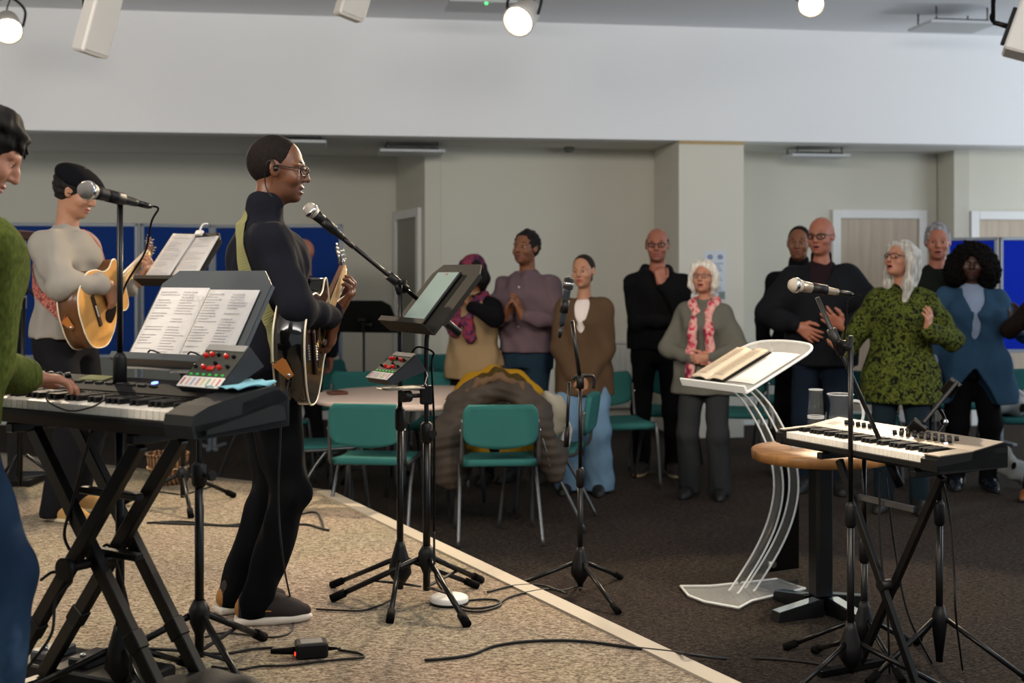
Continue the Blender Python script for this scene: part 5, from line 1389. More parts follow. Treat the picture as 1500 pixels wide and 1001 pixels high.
# ---------------------------------------------------------------- guitars
def guitar(label, Gc, u, n, top_m, side_m, strap=None, bind='#d8cdb4', strap_m=None):
    """Gc body centre, u tail-to-head axis, n soundboard normal"""
    Gc = V(Gc); u = nrm(u); n = nrm(V(n)-u*np.dot(n, u)); w = np.cross(u, n)
    t = thing('acoustic_guitar', label, 'guitar', Gc)
    half = catmull([(0, .0), (.004, .07), (.045, .148), (.16, .198), (.26, .178), (.335, .134), (.40, .124), (.455, .142), (.495, .128), (.512, .07), (.515, 0)], 5)
    half = [(p[0], max(0, p[1])) for p in half]
    ol = half+[(a, -b) for a, b in half[-2:0:-1]]
    D = .108; P = lambda a, b, c: u*(a-.25)+w*b+n*c
    m = MB(); m.prism([P(a, b, -D/2) for a, b in ol], n*(D-.004), smooth=True); m.build('body', side_m, t)
    MB().prism([P(a*1.0, b*.995, D/2-.004) for a, b in ol], n*.005).build('soundboard', top_m, t)
    for c in (D/2, -D/2): MB().tube([P(a, b, c) for a, b in ol], .0036, 6, closed=True).build('binding', mat('guitar_binding', bind, rough=.4), t)
    MB().lathe([(.0001, 0), (.050, 0)], P(.345, 0, D/2+.0015), n, 28).build('soundhole', mat('soundhole_black', '#030303', rough=.9), t)
    MB().tube([P(.345+.056*math.cos(a), .056*math.sin(a), D/2+.001) for a in np.linspace(0, 2*PI, 33)[:-1]], .003, 6, closed=True).build('rosette', mat('guitar_rosette', '#b79a6a', rough=.5), t)
    R = np.stack([w, u, n], axis=1)
    rw = mat('rosewood', '#2a1810', rough=.5)
    MB().box(P(.155, 0, D/2+.006), (.17, .028, .010), R, .003).build('bridge', rw, t)
    for i in range(6): MB().ball(P(.149, -.026+.0104*i, D/2+.013), .0042, 8).build('bridge_pin', M_WPL, t)
    pk = [(.30, .056), (.36, .066), (.345, .10), (.27, .125), (.225, .09), (.245, .05)]
    MB().prism([P(a, b, D/2+.001) for a, b in catmull([(*p,) for p in pk], 4, True)], n*.002).build('pickguard', mat('pickguard', '#140b08', rough=.2), t)
    MB().prism([P(.515, .028, D/2-.022), P(.515, -.028, D/2-.022), P(.87, -.021, D/2-.012), P(.87, .021, D/2-.012)], n*.018).build('neck', mat('mahogany_neck', '#6b4630', rough=.45), t)
    MB().prism([P(.40, .028, D/2+.004), P(.40, -.028, D/2+.004), P(.87, -.021, D/2+.005), P(.87, .021, D/2+.005)], n*.006).build('fretboard', mat('pale_fretboard', '#a08868', rough=.5), t)
    hn = nrm(u*.97-n*.24); hb = P(.868, 0, D/2+.0); hnn = np.cross(w, hn); hnn = hnn if np.dot(hnn, n) > 0 else -hnn
    MB().prism([hb+w*.022, hb-w*.022, hb-w*.036+hn*.06, hb-w*.033+hn*.17, hb+w*.033+hn*.17, hb+w*.036+hn*.06], -hnn*.015).build('headstock', side_m, t)
    for q in (-1, 1):
        for i in range(3):
            b = MB(); c = hb+hn*(.05+.045*i)+w*q*.024-hnn*.008; b.cyl(c+hnn*.0, c+hnn*.028, .004); b.cyl(c, c+w*q*.022, .003); b.box(c+w*q*.03, (.014, .018, .008), np.stack([w, hn, hnn], axis=1), .003); b.build('tuning_peg', M_CHR, t)
    for i in range(6):
        s0 = P(.155, -.026+.0104*i, D/2+.013); s1 = P(.872, -.017+.0068*i, D/2+.0135); MB().cyl(s0, s1, .0009, None, 5, caps=False).build('string', mat('string_bronze', '#b08d55', rough=.3, metal=1), t)
    for c in (P(-.004, 0, 0), P(.50, .10, -.02)): MB().lathe([(.007, 0), (.004, .008), (.008, .016), (.0001, .018)], c, -u, 12).build('strap_button', M_CHR, t)
    if strap:
        pts, ups, wd, info = strap
        from mathutils.bvhtree import BVHTree
        gm = info['garment']; vv = [info['to_world'](V(x.co)) for x in gm.data.vertices]
        bv = BVHTree.FromPolygons([tuple(p) for p in vv], [tuple(p.vertices) for p in gm.data.polygons])
        P2 = catmull(pts, 5); m0 = len(pts); k = len(P2); U2 = [nrm(V([np.interp(i*(m0-1)/(k-1), range(m0), V(ups)[:, c]) for c in range(3)])) for i in range(k)]
        for i in range(4, k-5):
            hit, nn_, _, _ = bv.find_nearest(Vector(P2[i])); s_n = 1 if nn_.dot(Vector(U2[i])) > -.2 else -1
            P2[i] = V(hit)+nrm(V(nn_))*s_n*.007; U2[i] = nrm(nrm(V(nn_))*s_n+.25*U2[i])
        for _ in range(2):
            for i in range(1, k-1): P2[i] = (P2[i-1]+2*P2[i]+P2[i+1])/4
        pts = [p-Gc for p in P2]; ups = U2
        so = MB().ribbon(pts, ups, wd, .003, 2).build('strap', strap_m, t)
        tl = P(-.012, 0, 0); d = nrm(pts[0]-tl); e = MB(); s = nrm(np.cross(d, V(ups[0])))
        e.prism([tl-d*.012-s*.012, tl-d*.012+s*.012, pts[0]+s*wd*.5, pts[0]-s*wd*.5], nrm(V(ups[0]))*.004); e.build('strap_end', mat('tan_leather', '#a9682c', rough=.5), so)
    return dict(t=t, P=lambda a, b, c: Gc+P(a, b, c), u=u, n=n, w=w)

def knit(name, a, b=None, **k): return mat(name, a, rough=.95, bump=.35, bscale=260, var=.10, vscale=7, **k)
M_DARKSHOE = (mat('shoe_black', '#101011', rough=.6), mat('sole_black', '#0c0c0c', rough=.7))
M_WSHOE = (mat('shoe_dark_grey', '#2c2a2b', rough=.7), mat('sole_white', '#d6d0c4', rough=.6))
BROW = mat('brow_dark', '#15100d', rough=.9); BROWG = mat('brow_grey', '#6d6660', rough=.9)
M_SPEC = mat('spectacle_black', '#0c0b0b', rough=.25)

# ================================================= the singer
Gc = V(-.750, 4.40, 1.262); gu = nrm(V(.02, .90, .40)); gn = nrm(V(.985, .13, .05))
SR = V((371-750)/F*4.50, 4.50, STG); SY = 19
Rw = rotz(rad(SY)); sS = 1.76/1.75
toL = lambda p: (Rw.T@(V(p)-SR))/sS
toW = lambda p: SR+Rw@(V(p)*sS)
dL = lambda d: Rw.T@V(d)
NK = Gc+gu*.46+gn*.05
sing = person('man in a dark navy zip jacket and glasses singing and playing the black guitar', SR, SY, 1.76, 'brown', bulk=1.06, lean=.005, headfwd=.045, head=(-16, 4, 0), hip=(.04, 0),
    armR=dict(w=toL(W(488, 466, 4.46)), pole=dL((-.25, -.9, .02)), hd=dL((-.12, .38, -.9)), hn=dL((-1, .1, -.1)), curl=(.40, .5, .4), thumb=.35),
    armL=dict(w=toL(NK+V(.0, -.01, -.105)), pole=dL((.2, .1, -1)), hd=dL((.62, .10, .78)), hn=dL((-.78, 0, .6)), curl=(.55, .75, .55), thumb=.5, spread=.05),
    feet=((.02, -.09, -6), (-.03, .10, 14)), top=dict(name='jacket', mat=mat('navy_fleece', '#14151c', rough=.95, bump=.25, bscale=320, var=.12, vscale=6), neck='stand', hem=.865, off=.020, flare=.0, sleeve=(.064, .056, .042), cuff=.012, fold=.009, ff=52),
    legs=dict(mat=mat('black_denim', '#07080b', rough=.9, bump=.3, bscale=400, var=.15, vscale=8), knee=.068, ankle=.057, thigh=.098, crop=-.02, fold=.008),
    shoe=None, hair=('buzz', 'buzz'), glasses=(M_SPEC, .0024), brows=BROW, mouth='sing', stubble=True, fineh=.003)
# trainers with white soles, tan heels and laces
for q, (fx, fy, fa) in ((-1, (.02, -.09, -6)), (1, (-.03, .10, 14))):
    Rf = rotz(rad(fa)); o = V(fx, fy, 0); f = lambda *p: o+Rf@V(*p)
    z = Vol(); z.chain([f(-.058, 0, .055), f(.0, 0, .062), f(.05, 0, .060), f(.10, 0, .042), f(.148, .004, .034)], [.038, .040, .040, .037, .026], k=.025); z.cone(f(-.045, 0, .06), f(-.04, 0, .088), .040, .041, k=.02)
    z.plane(f(0, 0, .026), (0, 0, -1), k=.002)
    sh = z.mesh('shoe', h=.0045, mats=[mat('trainer_grey', '#35302f', rough=.8, bump=.3, bscale=500), mat('trainer_tan', '#9a6a33', rough=.7)], color=lambda c: (((c-o)@Rf)[:, 0] < -.083).astype(int), parent=sing['body'])
    s2 = Vol(); s2.ell(f(.042, 0, .016), (.137, .049, .03), Rf, k=.01); s2.box(f(-.03, 0, .015), (.068, .040, .015), Rf, .012, k=.01); s2.plane((0, 0, 0), (0, 0, -1), k=.002); s2.plane((0, 0, .028), (0, 0, 1), k=.002)
    s2.mesh('sole', h=.0045, mats=[mat('trainer_sole', '#cdc4b6', rough=.6)], parent=sh)
    lc = MB()
    for i in range(4): lc.tube([f(.035+.024*i, -.030, .088-.010*i), f(.045+.024*i, 0, .102-.0115*i), f(.035+.024*i, .030, .088-.010*i)], .003, 6, sub=4)
    lc.build('lace', mat('lace_black', '#0b0b0b', rough=.8), sh)
    st = MB(); st.tube([f(.03, -.043*1, .052), f(.0, -.044, .054), f(-.02, -.043, .056)], .003, 6, sub=4); st.build('stripe', mat('trainer_orange', '#b5772c', rough=.6), sh)
hl = sing['hl']; er = MB()
er.ball(hl((.004, -.088, -.004)), .0095, 12); er.tube([hl((.004, -.092, .0)), hl((-.006, -.094, .022)), hl((-.026, -.092, .018)), hl((-.034, -.086, -.02)), hl((-.03, -.075, -.07)), hl((.0, -.085, -.11))], .0022, 6, sub=6)
er.build('earpiece', mat('earpiece_black', '#070707', rough=.3), sing['body'])
s_ = lambda *p: toW(p)
strap_pts = [Gc-gu*.25+gu*-.02+V(-.035, .0, .05), s_(.05, -.20, 1.06), s_(-.01, -.20, 1.15), s_(-.06, -.175, 1.25), s_(-.085, -.14, 1.34), s_(-.075, -.085, 1.41), s_(-.01, .0, 1.46), s_(.07, .07, 1.39), s_(.14, .10, 1.25), Gc+gu*.25-gn*.04+V(0, 0, .05)]
ups = [Rw@V(*u_) for u_ in ((-.3, -1, .0), (-.4, -1, .05), (-.75, -.65, .1), (-.95, -.3, .2), (-.95, .0, .35), (-.6, .1, .8), (0, .1, 1), (.6, .1, .7), (1, .1, .3), (1, 0, 0))]
gS = guitar('black acoustic guitar with cream binding and olive strap played by the singer', Gc, gu, gn, mat('guitar_black', '#070707', rough=.12, coat=.6), mat('guitar_black', '#070707'),
    strap=(strap_pts, ups, .052, sing), strap_m=mat('olive_webbing', '#77754f', rough=.8, bump=.3, bscale=500))

# ================================================= guitarist in the flat cap
CR = V((100-750)/F*6.36, 6.36, STG); CY = -12
Rc = rotz(rad(CY)); cS = 1.80/1.75; toLc = lambda p: (Rc.T@(V(p)-CR))/cS; dLc = lambda d: Rc.T@V(d)
G2 = V(-2.13, 6.25, 1.345); g2u = nrm(V(.10, .86, .40)); g2n = nrm(V(.99, -.10, .10))
NK2 = G2+g2u*.47+g2n*.05
capm = person('man in a black flat cap and pale grey sweatshirt playing a wooden guitar', CR, CY, 1.80, 'olive', lean=.02, headfwd=.04, head=(8, 20, 0), hip=(-.02, 0),
    armR=dict(w=toLc(G2+g2u*.0+g2n*.085+V(.0, -.02, .085)), pole=dLc((-.5, -1, -.2)), hd=dLc((.05, .55, -.75)), hn=dLc((-1, .2, 0)), curl=(.4, .5, .4)),
    armL=dict(w=toLc(NK2+V(0, -.01, -.10)), pole=dLc((.1, .2, -1)), hd=dLc((.6, .05, .8)), hn=dLc((-.8, .1, .6)), curl=(.55, .7, .5)),
    feet=((.03, -.12, -10), (-.02, .12, 10)), top=dict(name='sweatshirt', mat=mat('heather_grey_jersey', '#8c877f', rough=.95, bump=.2, bscale=300, var=.06, vscale=9), neck='crew', hem=.845, off=.030, flare=.02, sleeve=(.076, .068, .050), cuff=.06, cuffband=True, fold=.009),
    legs=dict(mat=mat('charcoal_twill', '#17171a', rough=.95, var=.1, vscale=6), knee=.078, ankle=.072, thigh=.10), shoe=(mat('tan_suede', '#a88452', rough=.9), mat('sole_cream', '#cbbfa5', rough=.7)), hair=('short', 'black'), brows=BROW, fineh=.0042)
hl = capm['hl']; R_ = capm['R']; w = Vol()
w.ell(hl((-.012, 0, .062)), (.128, .100, .068), R_@roty(rad(13)), k=.02); w.ell(hl((.050, 0, .060)), (.085, .086, .034), R_@roty(rad(20)), k=.05); w.ell(hl((.112, 0, .036)), (.058, .068, .010), R_@roty(rad(18)), k=.03)
w.plane(hl((0, 0, .022)), R_@V(.10, 0, -1), k=.02)
w.mesh('flat_cap', h=.006, mats=[knit('cap_black_wool', '#0d0d11')], parent=capm['body'])
c_ = lambda *p: CR+Rc@(V(p)*cS)
sp2 = [G2-g2u*.27+V(-.03, .0, .04), c_(.04, -.20, 1.06), c_(-.06, -.165, 1.14), c_(-.125, -.09, 1.24), c_(-.135, -.01, 1.335), c_(-.10, .05, 1.43), c_(-.02, .085, 1.45), c_(.07, .10, 1.38), c_(.15, .11, 1.24), G2+g2u*.25-g2n*.03+V(0, 0, .05)]
ups2 = [Rc@V(*u_) for u_ in ((-.3, -1, .0), (-.4, -1, .05), (-.75, -.65, .1), (-.95, -.3, .2), (-.95, .0, .35), (-.6, .1, .8), (0, .1, 1), (.6, .1, .7), (1, .1, .3), (1, 0, 0))]
guitar('natural wood acoustic guitar with red patterned strap played by the man in the cap', G2, g2u, g2n, ramp_mat('spruce_top', [(.3, '#b98544'), (.7, '#cf9d58')], scale=3, stretch=(14, 3, 3), rough=.25, bump=0), ramp_mat('guitar_mahogany', [(.3, '#4a2e17'), (.7, '#6b4322')], scale=4, rough=.3, bump=0),
    strap=(sp2, ups2, .055, capm), strap_m=ramp_mat('red_woven', [(.4, '#8a4038'), (.5, '#b8776a'), (.6, '#6a3a34')], scale=60, rough=.9, bump=.2))

# ================================================= keyboard player
KR = V(-1.505, 3.17, STG); KY = 57; Rk = rotz(rad(KY)); kS = 1.70/1.75
toLk = lambda p: (Rk.T@(V(p)-KR))/kS; dLk = lambda d: Rk.T@V(d)
rw_ = K0+ka*.62+kb*-.035+V(0, 0, .135); lw_ = K0+ka*.84+kb*-.03+V(0, 0, .125)
keyp = person('man in an olive green jumper and jeans playing the long black keyboard', KR, KY, 1.70, 'pale', lean=.09, headfwd=.062, head=(-34, 30, 0), hip=(-.02, -.025),
    armR=dict(w=toLk(rw_), pole=(-.8, -.35, -.5), hd=dLk(kb*1.0-ka*.45+V(0, 0, -.12)), hn=(0, 0, -1), curl=(.30, .40, .35), spread=.10, thumb=.3),
    armL=dict(w=toLk(lw_), pole=(-.8, .35, -.5), hd=dLk(kb*1.0-ka*.25+V(0, 0, -.12)), hn=(0, 0, -1), curl=(.30, .40, .35), spread=.10, thumb=.3),
    feet=((.08, -.19, -14), (.0, .09, 12)), top=dict(name='jumper', mat=ramp_mat('olive_knit', [(.3, '#3a441a'), (.7, '#5a642c')], scale=120, rough=.97, bump=.7, stretch=(1, 1, .4), bdist=.004), neck='crew', hem=.86, off=.028, flare=.0, sleeve=(.072, .064, .046), cuff=.012, cuffband=True, fold=.009),
    legs=dict(mat=ramp_mat('worn_blue_denim', [(.25, '#16263c'), (.62, '#243a54'), (.85, '#4f6d88')], scale=5, detail=9, rough=.9, bump=.2, stretch=(1, 1, .6)), knee=.082, ankle=.070, thigh=.105), shoe=M_DARKSHOE, hair=('mop', 'black'), brows=None, bulk=1.07, fineh=.0034)

# ================================================= the congregation
def hallp(px, d, *a, **k):
    return lambda label, yaw, h, skin, **q: person(label, ((px-750)/F*d, d, 0), yaw, h, skin, **q)
M_PAT = ramp_mat('purple_red_floral', [(.30, '#1d1a33'), (.45, '#5a2f4a'), (.55, '#8a3038'), (.68, '#37365c'), (.8, '#9a6a72')], scale=24, detail=2, rough=.95, bump=.2)
p1 = hallp(694, 8.85)('person in a patterned hat and beige body warmer with hands before the face', -118, 1.61, 'tan', female=True, bulk=1.16, head=(-8, 6, 0),
    armR=dict(w=(.20, -.075, 1.38), pole=(-.1, -1, -.35), hd=(.05, .45, .9), hn=(-.3, .9, 0), curl=(.6, .7, .5)), armL=dict(w=(.20, .075, 1.38), pole=(-.1, 1, -.35), hd=(.05, -.45, .9), hn=(-.3, -.9, 0), curl=(.6, .7, .5)),
    top=dict(mat=knit('black_knit', '#0c0c10'), neck='crew', hem=.80, sleeve=(.068, .06, .048)), vest=dict(name='body_warmer', mat=mat('beige_quilt', '#8a7456', rough=.8, var=.08, vscale=8), neck='crew', hem=.80, off=.045, sleeveless=True, flare=.02, fold=.009),
    legs=dict(mat=mat('black_cotton', '#0b0b0d', rough=.95)), shoe=M_DARKSHOE, hair=('bob', 'black'), brows=BROW)
def hat(info, m):
    w = Vol(); R_ = info['R']; hl = info['hl']; w.ell(hl((-.014, 0, .045)), (.112, .094, .100), R_, k=.02); w.plane(hl((.0, 0, .035)), R_@V(.35, 0, -1), k=.01); w.fold(folds(.006, 3, f=90))
    w.chain([hl((.10, 0, .050)), hl((.05, .085, .035)), hl((-.07, .07, .01)), hl((-.115, 0, .0)), hl((-.07, -.07, .01)), hl((.05, -.085, .035)), hl((.10, 0, .050))], [.014]*7, k=.01)
    w.mesh('woolly_hat', h=.006, mats=[m], parent=info['body'])
def scarf(info, m, drop=(.28, .24), r=.036, spread_=.055, x0=.13):
    w = Vol(); nb = info['nb']
    w.chain([nb+V(-.075, 0, .03), nb+V(-.03, .075, .025), nb+V(.06, .075, -.0), nb+V(.11, .045, -.06)], [.036, .036, .034, r], k=.02)
    w.chain([nb+V(-.075, 0, .03), nb+V(-.03, -.075, .025), nb+V(.06, -.075, -.0), nb+V(.11, -.045, -.06)], [.036, .036, .034, r], k=.02)
    for q, dr in ((1, drop[0]), (-1, drop[1])):
        w.chain([nb+V(.11, q*.045, -.06), nb+V(x0+.02, q*spread_, -.18), nb+V(x0+.02, q*spread_*1.2, -.18-dr*.5), nb+V(x0+.01, q*spread_*1.3, -.18-dr)], [r, r*.95, r, r*1.05], k=.02)
    w.fold(folds(.010, 12, f=110, zs=.4)); w.mesh('scarf', h=.007, mats=[m], parent=info['body'])
hat(p1, M_PAT); scarf(p1, M_PAT, (.10, .06), .05, .055, .185)

p2 = hallp(772, 8.85)('dark haired man in a mauve shirt clapping with his head raised', -114, 1.80, 'tan', head=(-10, -6, 0),
    armR=dict(w=(.25, -.05, 1.15), pole=(-.3, -1, -.5), hd=(.25, .35, .85), hn=(0, 1, -.1), curl=(.15, .2, .2)), armL=dict(w=(.25, .075, 1.16), pole=(-.3, 1, -.5), hd=(.2, -.30, .9), hn=(0, -1, -.1), curl=(.15, .2, .2)),
    top=dict(name='shirt', mat=mat('mauve_cotton', '#5c4c52', rough=.85, var=.06, vscale=14), neck='collar', hem=.90, off=.024, fold=.014, sleeve=(.066, .058, .045)), legs=dict(mat=mat('dark_blue_denim', '#1c2c3a', rough=.9, var=.15, vscale=9)), shoe=M_DARKSHOE, hair=('short', 'black'), brows=BROW, stubble=True, bulk=1.06)
b = MB()
for i in range(5): b.ball((.152-.012*abs(i-2)*.5+.004*(i == 2), 0, 1.36-.09*i), .007, 8)
b.build('shirt_button', M_WPL, p2['body'])
MB().tube([(.128*math.cos(a)+.0, .178*math.sin(a), .925) for a in np.linspace(0, 2*PI, 25)[:-1]], .017, 8, closed=True).build('belt', mat('belt_brown', '#22150f', rough=.5), p2['body'])

p3 = hallp(855, 8.38)('young woman in a brown cardigan white top and wide pale jeans', -102, 1.62, 'olive', female=True, head=(-12, 0, 3), bulk=1.04,
    armR=dict(w=(.13, -.05, .86), pole=(-.5, -1, 0), hd=(.15, .35, -.9), hn=(-.9, .3, 0), curl=(.4, .5, .4)), armL=dict(w=(.14, .05, .87), pole=(-.5, 1, 0), hd=(.15, -.35, -.9), hn=(-.9, -.3, 0), curl=(.4, .5, .4)),
    top=dict(name='white_top', mat=mat('white_jersey', '#cfc6c2', rough=.9), neck='low', hem=.86, off=.006, sleeveless=True, fold=.003), vest=dict(name='cardigan', mat=knit('brown_wool', '#4f3d2d'), neck='low', hem=.72, off=.030, flare=.03, sleeve=(.068, .066, .056), vneck=(1.12, .075), fold=.009),
    legs=dict(mat=mat('pale_blue_denim', '#62809a', rough=.9, var=.15, vscale=7), knee=.098, ankle=.112, thigh=.105, crop=-.06, fold=.008), shoe=M_DARKSHOE, hair=('pony', 'brown'), brows=BROW)

p4 = hallp(963, 9.15)('tall balding man in a black hooded top with hand on chin', -100, 1.83, 'ruddy', head=(0, 0, 0),
    armL=dict(w=(.175, .035, 1.355), pole=(.1, .7, -.9), hd=(-.12, -.10, 1), hn=(-.9, -.3, 0), curl=(.8, .9, .7), thumb=.5), armR=dict(w=(.215, .10, 1.11), pole=(-.2, -1, -.4), hd=(.05, 1, .05), hn=(-1, .1, 0), curl=(.4, .5, .4)),
    top=dict(name='hooded_top', mat=knit('black_fleece', '#0f0f11'), neck='hood', hem=.83, off=.026, fold=.012), legs=dict(mat=mat('black_trousers', '#0d0d0f', rough=.95)), shoe=(mat('shoe_brown_dark', '#1d1712', rough=.7), mat('sole_tan', '#8a7a5c', rough=.7)), hair=('fringe', 'brown'), glasses=(M_SPEC, .0032), brows=BROW, stubble=True, bulk=1.05)

M_FLOR = ramp_mat('pink_red_floral', [(.28, '#2a2f42'), (.38, '#b5304a'), (.47, '#c88a86'), (.58, '#d0a49a'), (.68, '#c23050'), (.8, '#3d4150')], scale=17, detail=2, rough=.9, bump=.1)
p5 = hallp(1032, 8.23)('white haired woman in a grey cardigan with a red and pink scarf', -108, 1.58, 'pale', female=True, bulk=1.12, head=(-8, -6, 0),
    armR=dict(w=(.20, -.055, 1.04), pole=(-.4, -1, -.2), hd=(.25, .8, -.1), hn=(-.9, .1, 0), curl=(.6, .7, .5)), armL=dict(w=(.215, .06, 1.05), pole=(-.4, 1, -.2), hd=(.25, -.8, -.1), hn=(-.9, -.1, 0), curl=(.6, .7, .5)),
    top=dict(name='cardigan', mat=knit('heather_grey_wool', '#5f5d55'), neck='crew', hem=.76, off=.028, flare=.05, fold=.012), legs=dict(mat=mat('grey_trousers', '#2b2d2f', rough=.95, var=.1, vscale=6), knee=.078, ankle=.082), shoe=M_DARKSHOE, hair=('bob', 'white'), glasses=(mat('spectacle_brown', '#4a3a34', rough=.3), .002), brows=BROWG, mouth='sing')
scarf(p5, M_FLOR, (.36, .32), .034, .06, .182)

p6 = hallp(1203, 8.45)('large bald old man in a black jacket and dark glasses', -108, 1.88, 'ruddy', bulk=1.15, belly=.05, head=(-16, 2, 0),
    armR=dict(w=(.245, -.135, 1.07), pole=(-.4, -1, -.2), hd=(.15, .75, -.45), hn=(-.9, .2, 0), curl=(.15, .25, .2), spread=.14), armL=dict(w=(.285, .16, 1.06), pole=(-.4, 1, -.2), hd=(.2, -.75, .50), hn=(-.6, -.4, .6), curl=(.1, .2, .15), spread=.18, thumb=.1),
    top=dict(name='shirt', mat=mat('dark_maroon_shirt', '#22161a', rough=.9), neck='collar', hem=.86, off=.008, sleeveless=True), vest=dict(name='jacket', mat=mat('black_softshell', '#131519', rough=.8, var=.1, vscale=5), neck='stand', hem=.80, off=.034, sleeve=(.076, .070, .056), fold=.014, vneck=(1.18, .085)),
    legs=dict(mat=mat('navy_jeans', '#141d2a', rough=.95)), shoe=M_DARKSHOE, hair=None, glasses=(M_SPEC, .0040), brows=BROWG, mouth='sing')
p7 = hallp(1170, 9.3)('man in black standing half hidden behind the large old man', -98, 1.85, 'tan', head=(-14, 0, 0), top=dict(name='jacket', mat=knit('black_fleece', '#0f0f11'), neck='stand', hem=.82), legs=dict(mat=mat('black_trousers', '#0d0d0f')), shoe=M_DARKSHOE, hair=('buzz', 'buzz'), brows=BROW)

p8 = hallp(1320, 7.75)('silver haired woman in a green patterned blouse singing with one hand raised', -112, 1.70, 'pale', female=True, bulk=1.10, head=(-38, -14, 0),
    armL=dict(w=(.235, .175, 1.18), pole=(-.5, .8, -.7), hd=(.25, .10, 1), hn=(-.35, -.9, .3), curl=(.25, .35, .25), spread=.15, thumb=.15), armR=dict(w=(.20, -.32, 1.03), pole=(-.6, -.6, -.7), hd=(.5, -.65, .35), hn=(.1, .3, .9), curl=(.2, .3, .2), spread=.1),
    top=dict(name='blouse', mat=ramp_mat('green_leaf_print', [(.40, '#0e110a'), (.47, '#3a4219'), (.56, '#565d20'), (.62, '#151a0d')], scale=26, detail=2, dist=1.2, rough=.85, bump=.05), neck='crew', hem=.70, off=.030, flare=.07, sleeve=(.070, .068, .056), fold=.009, vneck=(1.30, .04)),
    legs=dict(mat=mat('dark_teal_jeans', '#16222a', rough=.95)), shoe=M_DARKSHOE, hair=('long', 'silver'), glasses=(M_SPEC, .0026), brows=BROWG, mouth='open')
p9 = hallp(1373, 8.9)('grey haired man in a dark green polo shirt behind the silver haired woman', -104, 1.85, 'ruddy', head=(-4, 2, 0), bulk=1.06, top=dict(name='polo_shirt', mat=mat('dark_green_pique', '#171b17', rough=.95), neck='collar', hem=.84, off=.022), legs=dict(mat=mat('black_trousers', '#0d0d0f')), shoe=M_DARKSHOE, hair=('short', 'grey'), brows=BROWG, mouth='sing')
MB().box((.148, .06, 1.28), (.004, .02, .012)).build('badge', M_WPL, p9['body'])
p10 = hallp(1424, 8.55)('curly haired woman in a blue waterfall cardigan over a pale blue shirt', -102, 1.68, 'dark', female=True, bulk=1.22, head=(-10, 2, -4),
    armL=dict(w=(.18, .265, 1.20), pole=(-.5, .8, -.7), hd=(.05, .10, 1), hn=(.5, -.8, .2), curl=(.25, .4, .3), spread=.12), armR=dict(w=(.06, -.27, .86), pole=(-1, -.3, 0)),
    top=dict(name='shirt', mat=mat('pale_blue_cotton', '#8f9db4', rough=.9, var=.05, vscale=9), neck='collar', hem=.90, off=.012, sleeve=(.064, .058, .048), fold=.008), vest=dict(name='cardigan', mat=knit('denim_blue_jersey', '#2f4a62'), neck='low', hem=.62, off=.034, flare=.11, sleeve=(.072, .064, .056), cuff=.12, fold=.018, vneck=(1.02, .085), slit=.88),
    legs=dict(mat=mat('black_cotton', '#0b0b0d'), knee=.075), shoe=(mat('patent_navy', '#141a24', rough=.25), mat('sole_black', '#0c0c0c')), hair=('curls', 'curl'), brows=BROW)
p11 = hallp(1556, 8.15)('person in dark brown at the right edge with one hand raised', -104, 1.70, 'tan', female=True, head=(0, 0, 0), armR=dict(w=(.17, -.20, 1.25), pole=(-.5, -.8, -.7), hd=(.1, .0, 1), hn=(.6, .7, .1), curl=(.15, .25, .2), spread=.06), top=dict(name='jumper', mat=knit('dark_brown_knit', '#1c1411'), neck='crew', hem=.72, off=.03, flare=.03), legs=dict(mat=mat('black_cotton', '#0b0b0d')), shoe=(mat('chestnut_leather', '#7a4a24', rough=.5), M_DARKSHOE[1]), feet=((.05, -.20, -30), (0, .12, 8)), hair=('bob', 'black'), brows=BROW)
p12 = hallp(444, 9.5)('bald man standing in the hall half hidden behind the singer', 120, 1.76, 'ruddy', head=(20, 8, 0), top=dict(name='jumper', mat=knit('dark_grey_knit', '#17181b'), neck='crew', hem=.82), legs=dict(mat=mat('black_trousers', '#0d0d0f')), shoe=M_DARKSHOE, hair=None)

# ---------------------------------------------------------------- music stand of the man in the cap
b2 = V((268-750)/F*6.62, 6.62, STG)
ms3 = music_stand('black music stand with two white pages before the man in the flat cap', b2, W(268, 380, 6.45), (-.62, -.78), rad(36), w=.44, h=.34, a0=.9, plate=mat('music_desk_bronze', '#3d3830'), rfoot=.34)
paper('white page with a turned corner on the left of the flat cap man\'s music stand', ms3, .10, -.01, .21, .30, 22, 1, seed=11, rot=.04)
paper('white page clipped to the right of the flat cap man\'s music stand', ms3, -.11, .012, .21, .30, 22, 1, seed=12, lift=.009, rot=-.05)
t = thing('paper_clip', 'small white clip at the top of the flat cap man\'s music stand', 'clip', ms3['c']+ms3['up']*.165+ms3['s']*.02+ms3['n']*.01)
b = MB(); b.box((0, 0, 0), (.05, .02, .03), ms3['R'], .004); b.build('jaw', M_WPL, t); MB().tube([V(0, 0, .01), V(.02, 0, .045), V(.045, 0, .05)], .005, 6, sub=4).build('lever', M_WPL, t)

